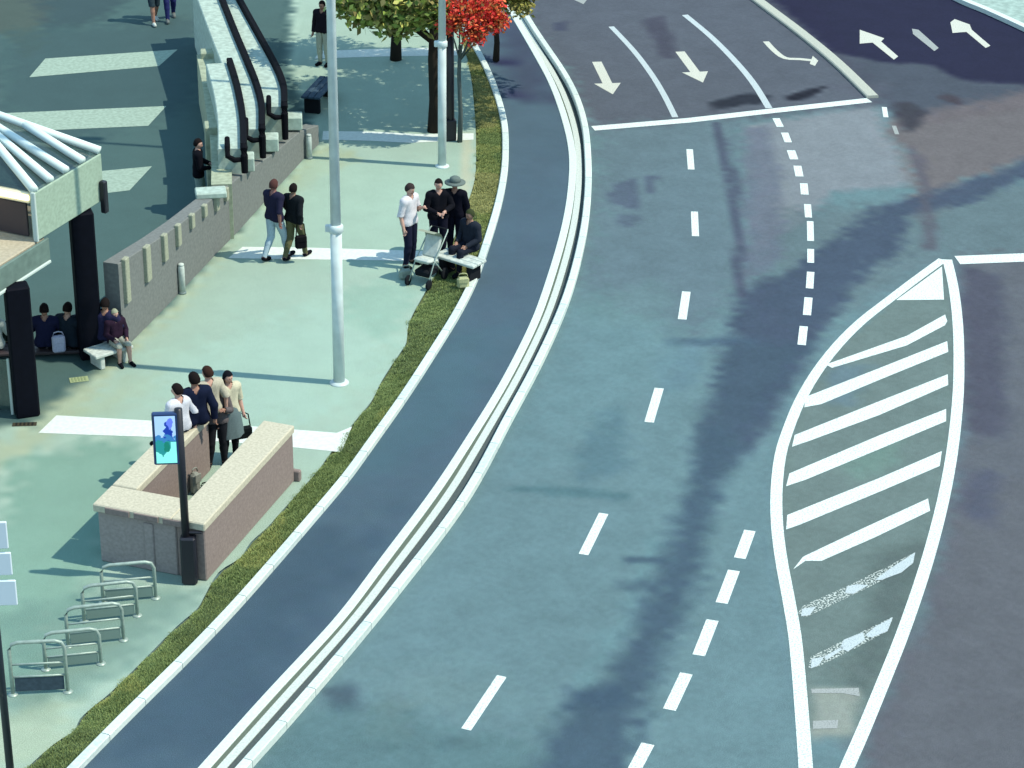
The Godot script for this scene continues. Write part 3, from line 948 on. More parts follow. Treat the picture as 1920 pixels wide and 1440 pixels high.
	sweep(st, smooth_path(pv([5.427, -27.053, 6.465, -23.608, 7.366, -20.809, 8.057, -18.376, 8.621, -15.875]), 4), [Vector2(-0.15, -0.02), Vector2(-0.15, 0.05), Vector2(-0.12, 0.07), Vector2(0.12, 0.07), Vector2(0.15, 0.05), Vector2(0.15, -0.02)])
	struct("kerb", st, M.kerb_cream)
	var far := pv([10.834, -26.793, 11.890, -23.954, 12.556, -22.758, 13.293, -21.338, 14.070, -19.635, 15.132, -17.071, 16.639, -13.779])
	st = tool()
	sweep(st, smooth_path(far, 4), [Vector2(-0.10, -0.02), Vector2(-0.10, 0.12), Vector2(0.10, 0.12), Vector2(0.10, -0.02)])
	struct("kerb", st, M.kerb)
	var fp := smooth_path(far, 4)
	fp.append_array(pv([30, -4, 30, -60, 8, -60]))
	st = tool()
	sheet(st, fp, 0.11)
	struct("pavement", st, mat(Color(0.624, 0.716, 0.685), 0.85, M.soft, 0.4))
	build_markings(road)
	build_verge(ve, kb)

# a kerb of separate stones about a metre long, with open joints
func kerb_stones(p: PackedVector2Array, prof: Array) -> void:
	var top := Node3D.new()
	top.name = numbered("kerb")
	top.set_meta("kind", "structure")
	add_child(top)
	var run := PackedVector2Array([p[0]])
	var length := 0.0
	var k := 0
	for i in range(1, p.size()):
		run.append(p[i])
		length += p[i].distance_to(p[i - 1])
		if length > 0.9 or i == p.size() - 1:
			var seg := run.duplicate()
			var n := seg.size() - 1
			seg[0] = seg[0].move_toward(seg[1], 0.006)
			seg[n] = seg[n].move_toward(seg[n - 1], 0.006)
			if seg.size() >= 2 and p[i].y < 18.0:
				var st := tool()
				sweep(st, seg, prof)
				part("kerb_stone", st, M.kerbs[(k * 7 + k / 3) % 4], top)
			run = PackedVector2Array([p[i]])
			length = 0.0
			k += 1

func along(p: PackedVector2Array, t: float) -> Vector2:
	var f := t * (p.size() - 1)
	var i := mini(int(f), p.size() - 2)
	return p[i].lerp(p[i + 1], f - i)

func mark(road: Node, called: String, poly: PackedVector2Array, m: Material, y := 0.004) -> void:
	var st := tool()
	sheet(st, poly, y)
	part(called, st, m, road)

func stroke(a: PackedVector2Array, w: float) -> PackedVector2Array:
	return band(a, w)

func arrow(tail: Vector2, tip: Vector2, w: float, hw: float, hl: float) -> PackedVector2Array:
	var d := (tip - tail).normalized()
	var s := Vector2(-d.y, d.x)
	var n := tip - d * hl
	return PackedVector2Array([tail + s * w, n + s * w, n + s * hw, tip, n - s * hw, n - s * w, tail - s * w])

func build_markings(road: Node) -> void:
	for q in [
		[pv([3.979, -12.242, 3.939, -10.977]), 0.15], [pv([3.858, -8.508, 3.797, -7.161]), 0.15], [pv([3.440, -4.330, 3.281, -3.018]), 0.17],
		[pv([2.690, -0.021, 2.444, 1.341]), 0.17], [pv([1.546, 4.642, 1.184, 5.983]), 0.16], [pv([-0.089, 9.527, -0.583, 10.903]), 0.15],
		[pv([3.921, 5.139, 3.685, 6.032]), 0.19], [pv([3.562, 6.416, 3.296, 7.401]), 0.19], [pv([3.121, 7.901, 2.846, 8.893]), 0.19], [pv([2.634, 9.387, 2.332, 10.338]), 0.19], [pv([1.986, 11.193, 1.610, 12.271]), 0.19],
		[pv([6.147, -14.363, 6.194, -13.790]), 0.17], [pv([6.257, -13.403, 6.283, -12.777]), 0.17], [pv([6.294, -12.264, 6.311, -11.694]), 0.19], [pv([6.344, -11.298, 6.326, -10.647]), 0.18], [pv([6.378, -10.234, 6.334, -9.574]), 0.17],
		[pv([6.335, -9.021, 6.279, -8.269]), 0.15], [pv([6.292, -8.063, 6.190, -6.991]), 0.14], [pv([6.146, -6.567, 6.070, -5.849]), 0.14], [pv([6.022, -5.389, 5.914, -4.569]), 0.15], [pv([5.847, -4.129, 5.729, -3.296]), 0.16], [pv([5.614, -2.779, 5.487, -1.940]), 0.16],
		[pv([8.821, -15.244, 8.765, -14.542]), 0.12]]:
		mark(road, "lane_dash", stroke(q[0], q[1]), M.paint)
	mark(road, "lane_dash", stroke(pv([8.877, -13.968, 8.874, -13.401]), 0.1), M.dim_paint)
	mark(road, "stop_line", stroke(pv([1.805, -13.509, 4.055, -14.135, 6.000, -14.833, 8.523, -15.719]), 0.30), M.paint, 0.005)
	mark(road, "stop_line", stroke(pv([9.107, -6.091, 10.511, -6.277, 13.701, -6.750]), 0.42), M.paint, 0.005)
	mark(road, "lane_line", stroke(smooth_path(pv([2.462, -21.123, 2.972, -19.196, 3.349, -17.368, 3.588, -15.820, 3.765, -14.340])), 0.15), M.worn_paint)
	mark(road, "lane_line", stroke(smooth_path(pv([4.449, -22.207, 5.009, -20.442, 5.475, -18.595, 5.815, -16.878, 6.045, -15.056])), 0.17), M.worn_paint)
	mark(road, "direction_arrow", arrow(pv([2.014, -18.282])[0], pv([2.340, -15.882])[0], 0.12, 0.33, 0.80), M.cream_paint)
	mark(road, "direction_arrow", arrow(pv([4.150, -19.163])[0], pv([4.581, -16.826])[0], 0.12, 0.33, 0.80), M.cream_paint)
	mark(road, "direction_arrow", arrow(pv([1.461, -24.831])[0], pv([1.776, -23.014])[0], 0.10, 0.27, 0.6), M.dim_paint)
	mark(road, "direction_arrow", stroke(smooth_path(pv([6.412, -20.070, 6.566, -19.352, 6.783, -18.775, 7.153, -18.708, 7.519, -18.600]), 3), 0.16), M.cream_paint)
	mark(road, "direction_arrow", pv([7.504, -18.973, 7.600, -18.603, 7.475, -18.188, 7.358, -18.346]), M.cream_paint, 0.005)
	mark(road, "direction_arrow", pv([9.531, -18.769, 9.674, -19.024, 9.395, -20.201, 9.513, -20.466, 8.962, -21.145, 8.821, -20.004, 9.163, -20.105]), M.cream_paint)
	mark(road, "direction_arrow", pv([10.663, -19.487, 10.812, -19.748, 10.506, -21.214, 10.350, -21.296, 10.314, -20.852]), M.dim_paint)
	mark(road, "direction_arrow", pv([12.024, -19.801, 12.178, -19.979, 11.912, -21.276, 11.930, -21.725, 11.606, -22.164, 11.449, -21.884, 11.363, -20.986, 11.742, -21.091]), M.cream_paint)
	# painted island
	mark(road, "island_line", stroke(smooth_path(pv([8.814, -6.108, 8.149, -5.143, 7.474, -4.133, 6.757, -3.035, 6.165, -1.938, 5.631, -0.731, 5.218, 0.418, 4.898, 1.533, 4.662, 2.537, 4.483, 3.777, 4.383, 4.951, 4.348, 6.064, 4.349, 7.200, 4.342, 8.278, 4.289, 9.445, 4.209, 10.839, 4.138, 11.966, 4.042, 13.168]), 3), 0.20), M.paint, 0.005)
	mark(road, "island_line", stroke(smooth_path(pv([8.902, -6.111, 8.809, -4.693, 8.612, -2.926, 8.330, -1.041, 8.054, 0.501, 7.665, 2.350, 7.243, 4.066, 6.798, 5.661, 6.391, 6.987, 5.956, 8.311, 5.567, 9.413, 5.061, 10.819, 4.640, 11.954, 4.249, 13.163]), 3), 0.20), M.paint, 0.006)
	mark(road, "island_tip", pv([8.738, -5.751, 8.528, -4.117, 7.570, -4.060]), M.paint, 0.004)
	for h in [pv([5.850, -1.098, 7.548, -2.409, 8.439, -3.411, 8.435, -3.115, 8.363, -2.918, 7.488, -1.981, 5.954, -0.966]),
		pv([5.269, 0.671, 5.352, 0.242, 6.852, -0.994, 8.291, -2.196, 8.238, -1.725, 6.787, -0.500, 5.592, 0.534]),
		pv([4.899, 2.196, 4.989, 1.753, 6.673, 0.373, 8.078, -0.763, 8.018, -0.318, 6.600, 0.924, 5.251, 1.946]),
		pv([4.659, 3.624, 4.758, 3.170, 6.498, 1.708, 7.827, 0.656, 7.752, 1.138, 6.429, 2.229, 5.008, 3.389]),
		pv([4.519, 5.087, 4.582, 4.610, 6.292, 3.277, 7.501, 2.276, 7.379, 2.825, 6.228, 3.764, 4.762, 4.923]),
		pv([4.507, 6.358, 4.709, 5.954, 5.804, 4.999, 7.005, 3.981, 6.979, 4.399, 5.939, 5.308, 4.987, 6.080, 4.730, 6.087])]:
		mark(road, "hatch_bar", h, M.paint)
	for h in [pv([5.256, 7.049, 5.304, 6.856, 5.463, 6.788, 5.644, 6.815, 5.378, 7.078]), pv([5.766, 6.650, 6.068, 6.283, 6.533, 5.769, 6.450, 6.107, 6.220, 6.410, 5.867, 6.648]), pv([4.492, 7.758, 4.531, 7.540, 4.752, 7.472, 4.627, 7.724]),
		pv([4.987, 8.648, 5.071, 8.409, 5.389, 8.191, 5.395, 8.400, 5.097, 8.733]), pv([5.410, 8.281, 5.587, 8.035, 5.903, 7.752, 5.767, 8.151, 5.500, 8.338]), pv([4.487, 9.212, 4.530, 8.952, 4.720, 8.889, 4.615, 9.123]), pv([4.720, 8.889, 5.034, 8.588, 5.024, 8.676, 4.750, 8.975])]:
		mark(road, "hatch_fragment", h, M.worn_paint, 0.006)
	for h in [pv([4.452, 7.666, 4.557, 7.446, 5.416, 6.757, 6.533, 5.769, 6.445, 6.140, 5.561, 6.946, 4.555, 7.787]), pv([4.458, 9.184, 4.520, 8.894, 5.052, 8.439, 5.923, 7.720, 5.767, 8.151, 5.185, 8.672, 4.569, 9.181])]:
		mark(road, "hatch_bar", h, M.flaked)
	for h in [pv([4.438, 9.750, 5.138, 9.705, 5.126, 9.927, 4.886, 9.850, 4.434, 9.861]), pv([4.374, 10.570, 4.745, 10.534, 4.705, 10.748, 4.353, 10.770])]:
		mark(road, "hatch_fragment", h, M.dim_paint)

func build_verge(v: PackedVector2Array, kb: PackedVector2Array) -> void:
	# tufts of grass, too many to count
	var st := tool()
	for k in 7:
		var a := TAU * k / 7.0 + 0.3
		var o := Vector3(cos(a), 0, sin(a)) * 0.018
		var s := Vector3(-sin(a), 0, cos(a)) * 0.008
		var tip := Vector3(cos(a), 0, sin(a)) * (0.03 + 0.014 * (k % 3)) + Vector3(0, 0.085 + 0.02 * (k % 4), 0)
		tri(st, o - s, o + s, tip)
	st.generate_normals()
	var mesh := st.commit()
	var k2 := kb
	var pts := []
	var tones := [Color(0.208, 0.270, 0.086), Color(0.263, 0.293, 0.090), Color(0.155, 0.221, 0.075), Color(0.293, 0.301, 0.111), Color(0.120, 0.172, 0.065)]
	for i in 46000:
		var t := rng.randf()
		var b := along(k2, t)
		if b.y < -24.0 or b.y > 14.0:
			continue
		var best := along(v, t)
		var u := rng.randf()
		var edge := 0.92 + 0.22 * noise.get_noise_2d(b.x * 90, b.y * 90)
		var p := b.lerp(best, clampf(0.14 + u * (edge - 0.14), 0.0, 1.1))
		var dry := noise.get_noise_2d(p.x * 12 + 50, p.y * 12) + (0.35 if p.y < -5.0 else -0.25)
		var c: Color = tones[rng.randi() % 2 + (1 if rng.randf() < 0.3 else 0)] if dry > 0.15 else (tones[0] if rng.randf() < 0.35 else (tones[2] if dry > -0.35 else tones[4]))
		if dry > 0.5:
			c = tones[3]
		c = c * rng.randf_range(0.8, 1.15)
		var h := rng.randf_range(0.16, 0.48) * (1.0 + 0.5 * noise.get_noise_2d(p.x * 40, p.y * 40))
		pts.append([Transform3D(Basis(Vector3.UP, rng.randf() * TAU).scaled(Vector3(1.3, h, 1.3)), Vector3(p.x, 0.028, p.y)), c])
	var mm := MultiMesh.new()
	mm.transform_format = MultiMesh.TRANSFORM_3D
	mm.use_colors = true
	mm.mesh = mesh
	mm.instance_count = pts.size()
	for i in pts.size():
		mm.set_instance_transform(i, pts[i][0])
		mm.set_instance_color(i, pts[i][1])
	var gm := StandardMaterial3D.new()
	gm.vertex_color_use_as_albedo = true
	gm.roughness = 0.9
	gm.backlight = Color(0.2, 0.25, 0.1)
	var o := MultiMeshInstance3D.new()
	o.name = "grass"
	o.multimesh = mm
	o.material_override = gm
	o.set_meta("kind", "stuff")
	tag(o, "strip of olive and green grass between the plaza and its white kerb", "grass")
	add_child(o)

# ---------------------------------------------------------------- plaza objects
func build_wall() -> void:
	var p := wall_foot
	var hs := [1.75, 1.52, 1.38, 1.25, 1.15, 0.84, 0.72, 0.45]
	var path := PackedVector2Array()
	var heights := []
	for i in 43:
		var f := i / 42.0 * (p.size() - 1)
		var k := mini(int(f), p.size() - 2)
		path.append(p[k].lerp(p[k + 1], f - k))
		heights.append(0.06 + lerpf(hs[k], hs[k + 1], f - k))
	var t := thing("parapet_wall", "grey concrete parapet wall dividing the plaza from the side street", "wall", Vector3.ZERO)
	var st := tool()
	# offsets to the side away from the plaza
	var sgn := -1.0
	sweep(st, path, [Vector2(0, 0.05), Vector2(0, 0.985), Vector2(sgn * 0.015, 1.0), Vector2(sgn * 0.30, 1.0), Vector2(sgn * 0.30, 0.05)], heights)
	part("wall", st, M.wall, t)
	for q in [[0.02, 0.9, 0.17], [0.10, 0.72, 0.20], [0.18, 0.55, 0.16], [0.26, 0.45, 0.15], [0.33, 0.30, 0.14], [0.39, 0.26, 0.14], [0.45, 0.34, 0.14], [0.50, 0.28, 0.13]]:
		var f: float = q[0] * 42.0
		var k := int(f)
		var c := path[k].lerp(path[k + 1], f - k)
		var s := side_of(path, k)
		var h: float = heights[k]
		st = tool()
		bx(st, at(Vector3(c.x + s.x * 0.03, h + 0.03 - q[1] * 0.5, c.y + s.y * 0.03), atan2(s.x, s.y)), Vector3(q[2], q[1], 0.10), 0.015)
		part("pilaster", st, M.pilaster, t)

func offset_path(p: Array, by: float) -> PackedVector2Array:
	var q := PackedVector2Array()
	for v in p:
		q.append(Vector2(v.x, v.z))
	q = smooth_path(q, 5)
	var o := PackedVector2Array()
	for i in q.size():
		o.append(q[i] + side_of(q, i) * by)
	return o

func balustrade(rail: Array, label: String, base_at: Vector3, wide: float) -> void:
	var t := thing("stair_balustrade", label, "balustrade", Vector3.ZERO, 0.0, "curved balustrades behind the parapet wall")
	var top: float = rail[0].y
	var wp := offset_path(rail, -0.30)
	var st := tool()
	sweep(st, wp, [Vector2(0.24, 0.06), Vector2(0.24, top - 0.14), Vector2(0.22, top - 0.12), Vector2(-wide, top - 0.12), Vector2(-wide - 0.02, top - 0.14), Vector2(-wide - 0.02, 0.06)])
	part("wall", st, M.white_concrete, t)
	var rp := offset_path(rail, 0.0)
	st = tool()
	sweep(st, rp, [Vector2(-0.05, top - 0.42), Vector2(-0.07, top - 0.03), Vector2(-0.05, top), Vector2(0.05, top), Vector2(0.07, top - 0.03), Vector2(0.05, top - 0.42)])
	part("handrail", st, M.black_rail, t)
	# newel at the near end, and the hooked end of the inner rail
	var e := Vector3(rp[0].x, 0, rp[0].y)
	var d2 := (rp[0] - rp[2]).normalized()
	var d := Vector3(d2.x, 0, d2.y)
	var s := Vector3(-d.z, 0, d.x)
	st = tool()
	tube(st, [e + Vector3(0, top - 0.06, 0), e + d * 0.10 + Vector3(0, top - 0.10, 0), e + d * 0.16 + Vector3(0, top - 0.22, 0), e + d * 0.16 + Vector3(0, base_at.y + 0.1, 0)], [0.075, 0.08, 0.08, 0.07], 10)
	part("newel", st, M.black_rail, t)
	var hk := e + s * 0.34 - d * 0.25
	st = tool()
	tube(st, [hk + Vector3(0, top + 0.02, 0), hk + d * 0.30 + Vector3(0, top - 0.08, 0), hk + d * 0.42 + Vector3(0, top - 0.22, 0), hk + d * 0.44 - s * 0.14 + Vector3(0, top - 0.30, 0), hk + d * 0.42 - s * 0.26 + Vector3(0, top - 0.30, 0)], [0.055, 0.06, 0.06, 0.06, 0.05], 10)
	part("hooked_rail_end", st, M.black_rail, t)
	st = tool()
	bx(st, at(base_at + Vector3(0, 0.14, 0), atan2(d.x, d.z)), Vector3(0.52, 0.30, 0.42), 0.02)
	part("end_block", st, M.white_concrete, t)

func build_balustrades() -> void:
	balustrade([Vector3(-5.038, 1.750, -10.222), Vector3(-5.151, 1.750, -11.328), Vector3(-5.369, 1.750, -12.398), Vector3(-5.691, 1.750, -13.618), Vector3(-6.175, 1.750, -15.361), Vector3(-6.688, 1.750, -17.206), Vector3(-7.283, 1.750, -19.386)], "pale curved balustrade with thick black handrail, nearest the plaza of three", Vector3(-5.001, 0.840, -11.083), 0.28)
	balustrade([Vector3(-5.370, 1.800, -8.679), Vector3(-5.519, 1.800, -10.064), Vector3(-5.775, 1.800, -11.443), Vector3(-6.160, 1.800, -13.071), Vector3(-6.578, 1.800, -14.790), Vector3(-7.008, 1.800, -16.609), Vector3(-7.569, 1.800, -18.981)], "pale curved balustrade with thick black handrail, middle one of three", Vector3(-5.358, 1.000, -9.326), 0.26)
	balustrade([Vector3(-5.616, 1.850, -7.397), Vector3(-5.817, 1.850, -9.079), Vector3(-6.052, 1.850, -10.518), Vector3(-6.268, 1.850, -11.636), Vector3(-6.516, 1.850, -12.796)], "short curved balustrade with black handrail, farthest from the plaza of three", Vector3(-5.711, 1.160, -7.740), 0.22)
	var t := thing("stepped_wall", "stepped beige wall with square piers beside the side street", "wall", Vector3.ZERO)
	var st := tool()
	sweep(st, offset_path([Vector3(-5.888, 1.400, -6.523), Vector3(-6.122, 1.400, -8.500), Vector3(-6.417, 1.400, -10.285), Vector3(-6.796, 1.400, -12.543), Vector3(-7.199, 1.400, -14.709)], -0.1), [Vector2(0.2, 0.06), Vector2(0.2, 1.28), Vector2(-0.22, 1.28), Vector2(-0.22, 0.06)])
	part("wall", st, M.beige_concrete, t)
	for q in [[Vector3(-6.495, 1.450, -9.579), 0.44], [Vector3(-7.227, 1.420, -14.532), 0.36]]:
		st = tool()
		bx(st, at(Vector3(q[0].x, q[0].y * 0.5 + 0.03, q[0].z), 0.15), Vector3(q[1], q[0].y - 0.06, q[1]), 0.02)
		part("pier", st, M.beige_concrete, t)
	st = tool()
	bx(st, at(Vector3(-6.135, 1.420, -5.852) - Vector3(0, 0.06, 0), 0.2), Vector3(0.62, 0.12, 0.40), 0.02)
	part("cap_block", st, M.white_concrete, t)

func lamp_post(where: Vector3, h: float, r: float, joints: Array, label: String) -> void:
	var t := thing("lamp_post", label, "lamp post", where, 0.0, "white lamp posts on the plaza")
	var st := tool(true)
	tube(st, [Vector3(0, 0, 0), Vector3(0, joints[0], 0)], [r * 1.12, r * 1.08], 20)
	part("lower_pole", st, M.white_pole, t)
	st = tool(true)
	tube(st, [Vector3(0, joints[0], 0), Vector3(0, h, 0)], [r * 0.98, r * 0.55], 20)
	part("upper_pole", st, M.white_pole, t)
	for j in joints:
		st = tool(true)
		tube(st, [Vector3(0, j - 0.08, 0), Vector3(0, j - 0.05, 0), Vector3(0, j + 0.05, 0), Vector3(0, j + 0.08, 0)], [r * 1.1, r * 1.4, r * 1.4, r * 1.1], 18)
		part("collar", st, M.white_pole, t)
		st = tool()
		bx(st, at(Vector3(-r * 1.5, j, 0.0)), Vector3(0.09, 0.13, 0.09), 0.015)
		part("clamp", st, M.white_pole, t)
	st = tool(true)
	tube(st, [Vector3(0, 0.0, 0), Vector3(0, 0.02, 0), Vector3(0, 0.05, 0)], [r * 1.9, r * 1.85, r * 1.2], 18)
	part("base_plate", st, M.white_pole, t)
	st = tool(true)
	tube(st, [Vector3(0, h - 0.05, 0), Vector3(0.3, h + 0.15, 0), Vector3(1.1, h + 0.2, 0)], [r * 0.6, r * 0.5, r * 0.45], 12)
	part("arm", st, M.white_pole, t)
	st = tool()
	bx(st, at(Vector3(1.35, h + 0.2, 0)), Vector3(0.6, 0.1, 0.26), 0.03)
	part("lamp_head", st, M.grey_pole, t)

func build_poles() -> void:
	lamp_post(Vector3(-3.149, 0.060, 0.064), 14.0, 0.095, [3.05, 7.55], "tall white lamp post on the open plaza, with a thin long shadow")
	lamp_post(Vector3(-1.624, 0.060, -10.807), 13.0, 0.085, [2.85], "tall white lamp post by the grass verge beside the dark tree trunk")
	# thin grey mast with a dark companion beside the tree
	var t := thing("traffic_mast", "dark slim mast standing close behind the lamp post at the trees", "mast", Vector3(-1.495, 0.060, -12.485))
	var st := tool(true)
	tube(st, [Vector3.ZERO, Vector3(0, 2.7, 0)], [0.10, 0.085], 14)
	part("mast", st, M.sign_pole, t)
	st = tool()
	bx(st, at(Vector3(0, 0.25, 0), 0.2), Vector3(0.26, 0.5, 0.22), 0.02)
	part("cabinet", st, M.sign_pole, t)

func build_planter() -> void:
	var fl := Vector3(-6.495, 0.060, 6.593)
	var fr := Vector3(-4.720, 0.060, 7.064)
	var br := Vector3(-3.641, 0.060, 3.786)
	var u := (fr - fl)
	var wid := u.length()
	u = u.normalized()
	var w := (br - fr)
	var ln := w.length()
	w = w.normalized()
	# square the plan on the long side
	u = Vector3(-w.z, 0, w.x)
	if u.dot(fr - fl) < 0:
		u = -u
	var o := fr
	var turn := atan2(u.x, u.z) - PI / 2
	var t := thing("planter_wall", "big open-ended stone seating wall with cream capping and brown-grey sides", "seating wall", o, 0.0)
	var b := Basis(u, Vector3.UP, u.cross(Vector3.UP))
	# local axes: x along u, z = u x up which points along or against w
	var zs := 1.0 if b.z.dot(w) > 0 else -1.0
	var hgt := 0.92
	var parts := [
		["side_wall", Vector3(-0.24, hgt / 2, zs * ln / 2), Vector3(0.48, hgt, ln), M.planter],
		["side_wall", Vector3(-wid + 0.18, hgt / 2, zs * (ln * 0.48 + 0.28)), Vector3(0.36, hgt, ln * 0.96 - 0.56), M.planter],
		["front_wall", Vector3(-wid / 2 - 0.243, hgt / 2, zs * 0.27), Vector3(wid - 0.49, hgt, 0.54), M.planter_front],
		["coping", Vector3(-0.25, hgt + 0.07, zs * (ln / 2 - 0.02)), Vector3(0.56, 0.14, ln + 0.06), M.planter_cap],
		["coping", Vector3(-wid + 0.17, hgt + 0.07, zs * (ln * 0.48 + 0.30)), Vector3(0.44, 0.14, ln * 0.96 - 0.62), M.planter_cap],
		["coping", Vector3(-wid / 2 - 0.29, hgt + 0.07, zs * 0.265), Vector3(wid - 0.48, 0.138, 0.65), M.planter_cap],
		["plinth", Vector3(-0.05, 0.10, zs * (ln + 0.04)), Vector3(0.30, 0.20, 0.10), M.planter],
		["pilaster", Vector3(-wid * 0.52, hgt * 0.48, -zs * 0.012), Vector3(0.16, hgt * 0.92, 0.03), M.planter_front],
	]
	for p in parts:
		var st := tool()
		bx(st, Transform3D(b, b * p[1]), p[2], 0.018)
		part(p[0], st, p[3], t)
	for i in 3:
		var st := tool()
		bx(st, Transform3D(b, b * Vector3(-wid * (0.25 + 0.27 * i), hgt + 0.075, -zs * 0.075)), Vector3(0.42, 0.11, 0.03), 0.01)
		part("face_slab", st, M.planter, t)

func build_sign() -> void:
	var t := thing("poster_panel", "blue and green poster panel on a black post at the seating wall", "sign", Vector3(-4.974, 0.060, 7.102))
	var st := tool()
	bx(st, at(Vector3(0, 0.42, 0)), Vector3(0.24, 0.84, 0.20), 0.03)
	part("post_base", st, M.sign_pole, t)
	st = tool(true)
	tube(st, [Vector3(-0.03, 0.8, 0), Vector3(-0.04, 3.04, 0)], [0.062, 0.062], 14)
	part("post", st, M.sign_pole, t)
	st = tool()
	bx(st, at(Vector3(0.09, 0.90, 0)), Vector3(0.26, 0.04, 0.05), 0.01)
	part("bracket", st, M.sign_pole, t)
	var ctr := Vector3(-0.245, 2.56, 0.04)
	var turn := 0.10
	st = tool()
	bx(st, at(ctr, turn), Vector3(0.39, 0.88, 0.09), 0.02)
	var fr := part("frame", st, mat(Color(0.100, 0.205, 0.381), 0.4), t)
	st = tool()
	var xf := at(ctr, turn)
	var hx := 0.155
	var hy := 0.40
	var quadp := [xf * Vector3(-hx, hy, 0.052), xf * Vector3(hx, hy, 0.052), xf * Vector3(hx, -hy, 0.052), xf * Vector3(-hx, -hy, 0.052)]
	var uvs := [Vector2(0, 0), Vector2(1, 0), Vector2(1, 1), Vector2(0, 1)]
	for k in [0, 1, 2, 0, 2, 3]:
		st.set_uv(uvs[k])
		st.add_vertex(quadp[k])
	var img := Image.create(66, 176, false, Image.FORMAT_RGB8)
	for y in 176:
		for x in 66:
			var q := Vector2(x / 66.0, y / 176.0)
			var wv := noise.get_noise_2d(x * 1.6, y * 1.6) * 0.10
			var c := Color(0.629, 0.745, 0.874) if q.y + wv < 0.44 else Color(0.135, 0.522, 0.522)
			if (q - Vector2(0.62, 0.36)).length() + wv * 1.5 < 0.20:
				c = Color(0.065, 0.205, 0.592)
			if (q - Vector2(0.72, 0.16)).length() + wv < 0.12:
				c = Color(0.381, 0.451, 0.838)
			if absf(q.y + wv - 0.48) < 0.05:
				c = Color(0.205, 0.451, 0.662)
			if q.y + wv > 0.74 + 0.10 * sin(q.x * 5.0) or (q.x > 0.72 and q.y > 0.55):
				c = Color(0.522, 0.891, 0.824)
			if (q - Vector2(0.55, 0.66)).length() + wv < 0.13:
				c = Color(0.065, 0.451, 0.381)
			img.set_pixel(x, y, c)
	img.generate_mipmaps()
	var pm := StandardMaterial3D.new()
	pm.albedo_texture = ImageTexture.create_from_image(img)
	pm.roughness = 0.35
	pm.emission_enabled = true
	pm.emission_texture = pm.albedo_texture
	pm.emission_energy_multiplier = 0.35
	part("poster", st, pm, t)

	# direction boards on a green post, at the near corner
	t = thing("direction_sign", "three white direction boards stacked on a dark green post", "sign", Vector3(-6.792, 0.060, 12.208))
	st = tool(true)
	tube(st, [Vector3(0, 0, 0), Vector3(0.0, 4.2, 0)], [0.055, 0.05], 14)
	part("post", st, M.green_pole, t)
	for q in [[3.92, 0.40, 0.18], [3.49, 0.34, 0.20], [3.05, 0.38, 0.23]]:
		var y: float = q[0] - 0.10
		st = tool()
		bx(st, at(Vector3(-0.40 + q[2], y, 0.09), 0.08), Vector3(1.0, q[1], 0.04), 0.012)
		var bd := part("board", st, M.board, t)
		if q[2] > 0.22:
			continue
		st = tool()
		bx(st, at(Vector3(-0.39 + q[2], y - 0.05, 0.102), 0.08), Vector3(0.55, q[1] * 0.5, 0.012), 0.003)
		part("print", st, M.board_print, bd)

func build_bollards() -> void:
	var i := 0
	for q in [[Vector3(-6.504, 0.060, -3.783), 0.60, 0.13, "small white bollard at the foot of the parapet wall, nearer the kiosk"], [Vector3(-4.614, 0.060, -11.184), 0.54, 0.13, "small white bollard at the far low end of the parapet wall"]]:
		var t := thing("bollard", q[3], "bollard", q[0], 0.0, "white bollards along the parapet wall")
		var st := tool(true)
		tube(st, [Vector3.ZERO, Vector3(0, 0.04, 0)], [q[2] * 0.62, q[2] * 0.6], 14)
		part("base", st, M.grey_pole, t)
		st = tool(true)
		tube(st, [Vector3(0, 0.04, 0), Vector3(0, q[1] - 0.03, 0), Vector3(0, q[1], 0)], [q[2] * 0.5, q[2] * 0.5, q[2] * 0.4], 16)
		part("body", st, M.bench_white, t)
		st = tool(true)
		tube(st, [Vector3(0, q[1], 0), Vector3(0, q[1] + 0.03, 0), Vector3(0, q[1] + 0.045, 0)], [q[2] * 0.46, q[2] * 0.44, q[2] * 0.2], 14)
		part("cap", st, M.bench_white, t)
	for q in [[Vector3(-8.545, 0.060, 1.871), 0.42, 0.13, 0.1, "dark drain grate in the plaza below the kiosk column"], [Vector3(-7.891, 0.060, 0.082), 0.34, 0.2, 0.3, "faint drain cover in the yellowish plaza edge"]]:
		var t := thing("drain_grate", q[4], "drain", q[0], q[3])
		var st := tool()
		bx(st, at(Vector3(0, 0.006, 0)), Vector3(q[1], 0.012, q[2]), 0.004)
		part("frame", st, mat(Color(0.239, 0.226, 0.184), 0.8) if q[1] > 0.4 else mat(Color(0.561, 0.610, 0.465), 0.8), t)
		for k in 5:
			st = tool()
			bx(st, at(Vector3((k - 2) * q[1] / 6.0, 0.014, 0)), Vector3(0.035, 0.010, q[2] * 0.8), 0.003)
			part("bar", st, mat(Color(0.135, 0.135, 0.129), 0.7) if q[1] > 0.4 else mat(Color(0.492, 0.547, 0.408), 0.8), t)

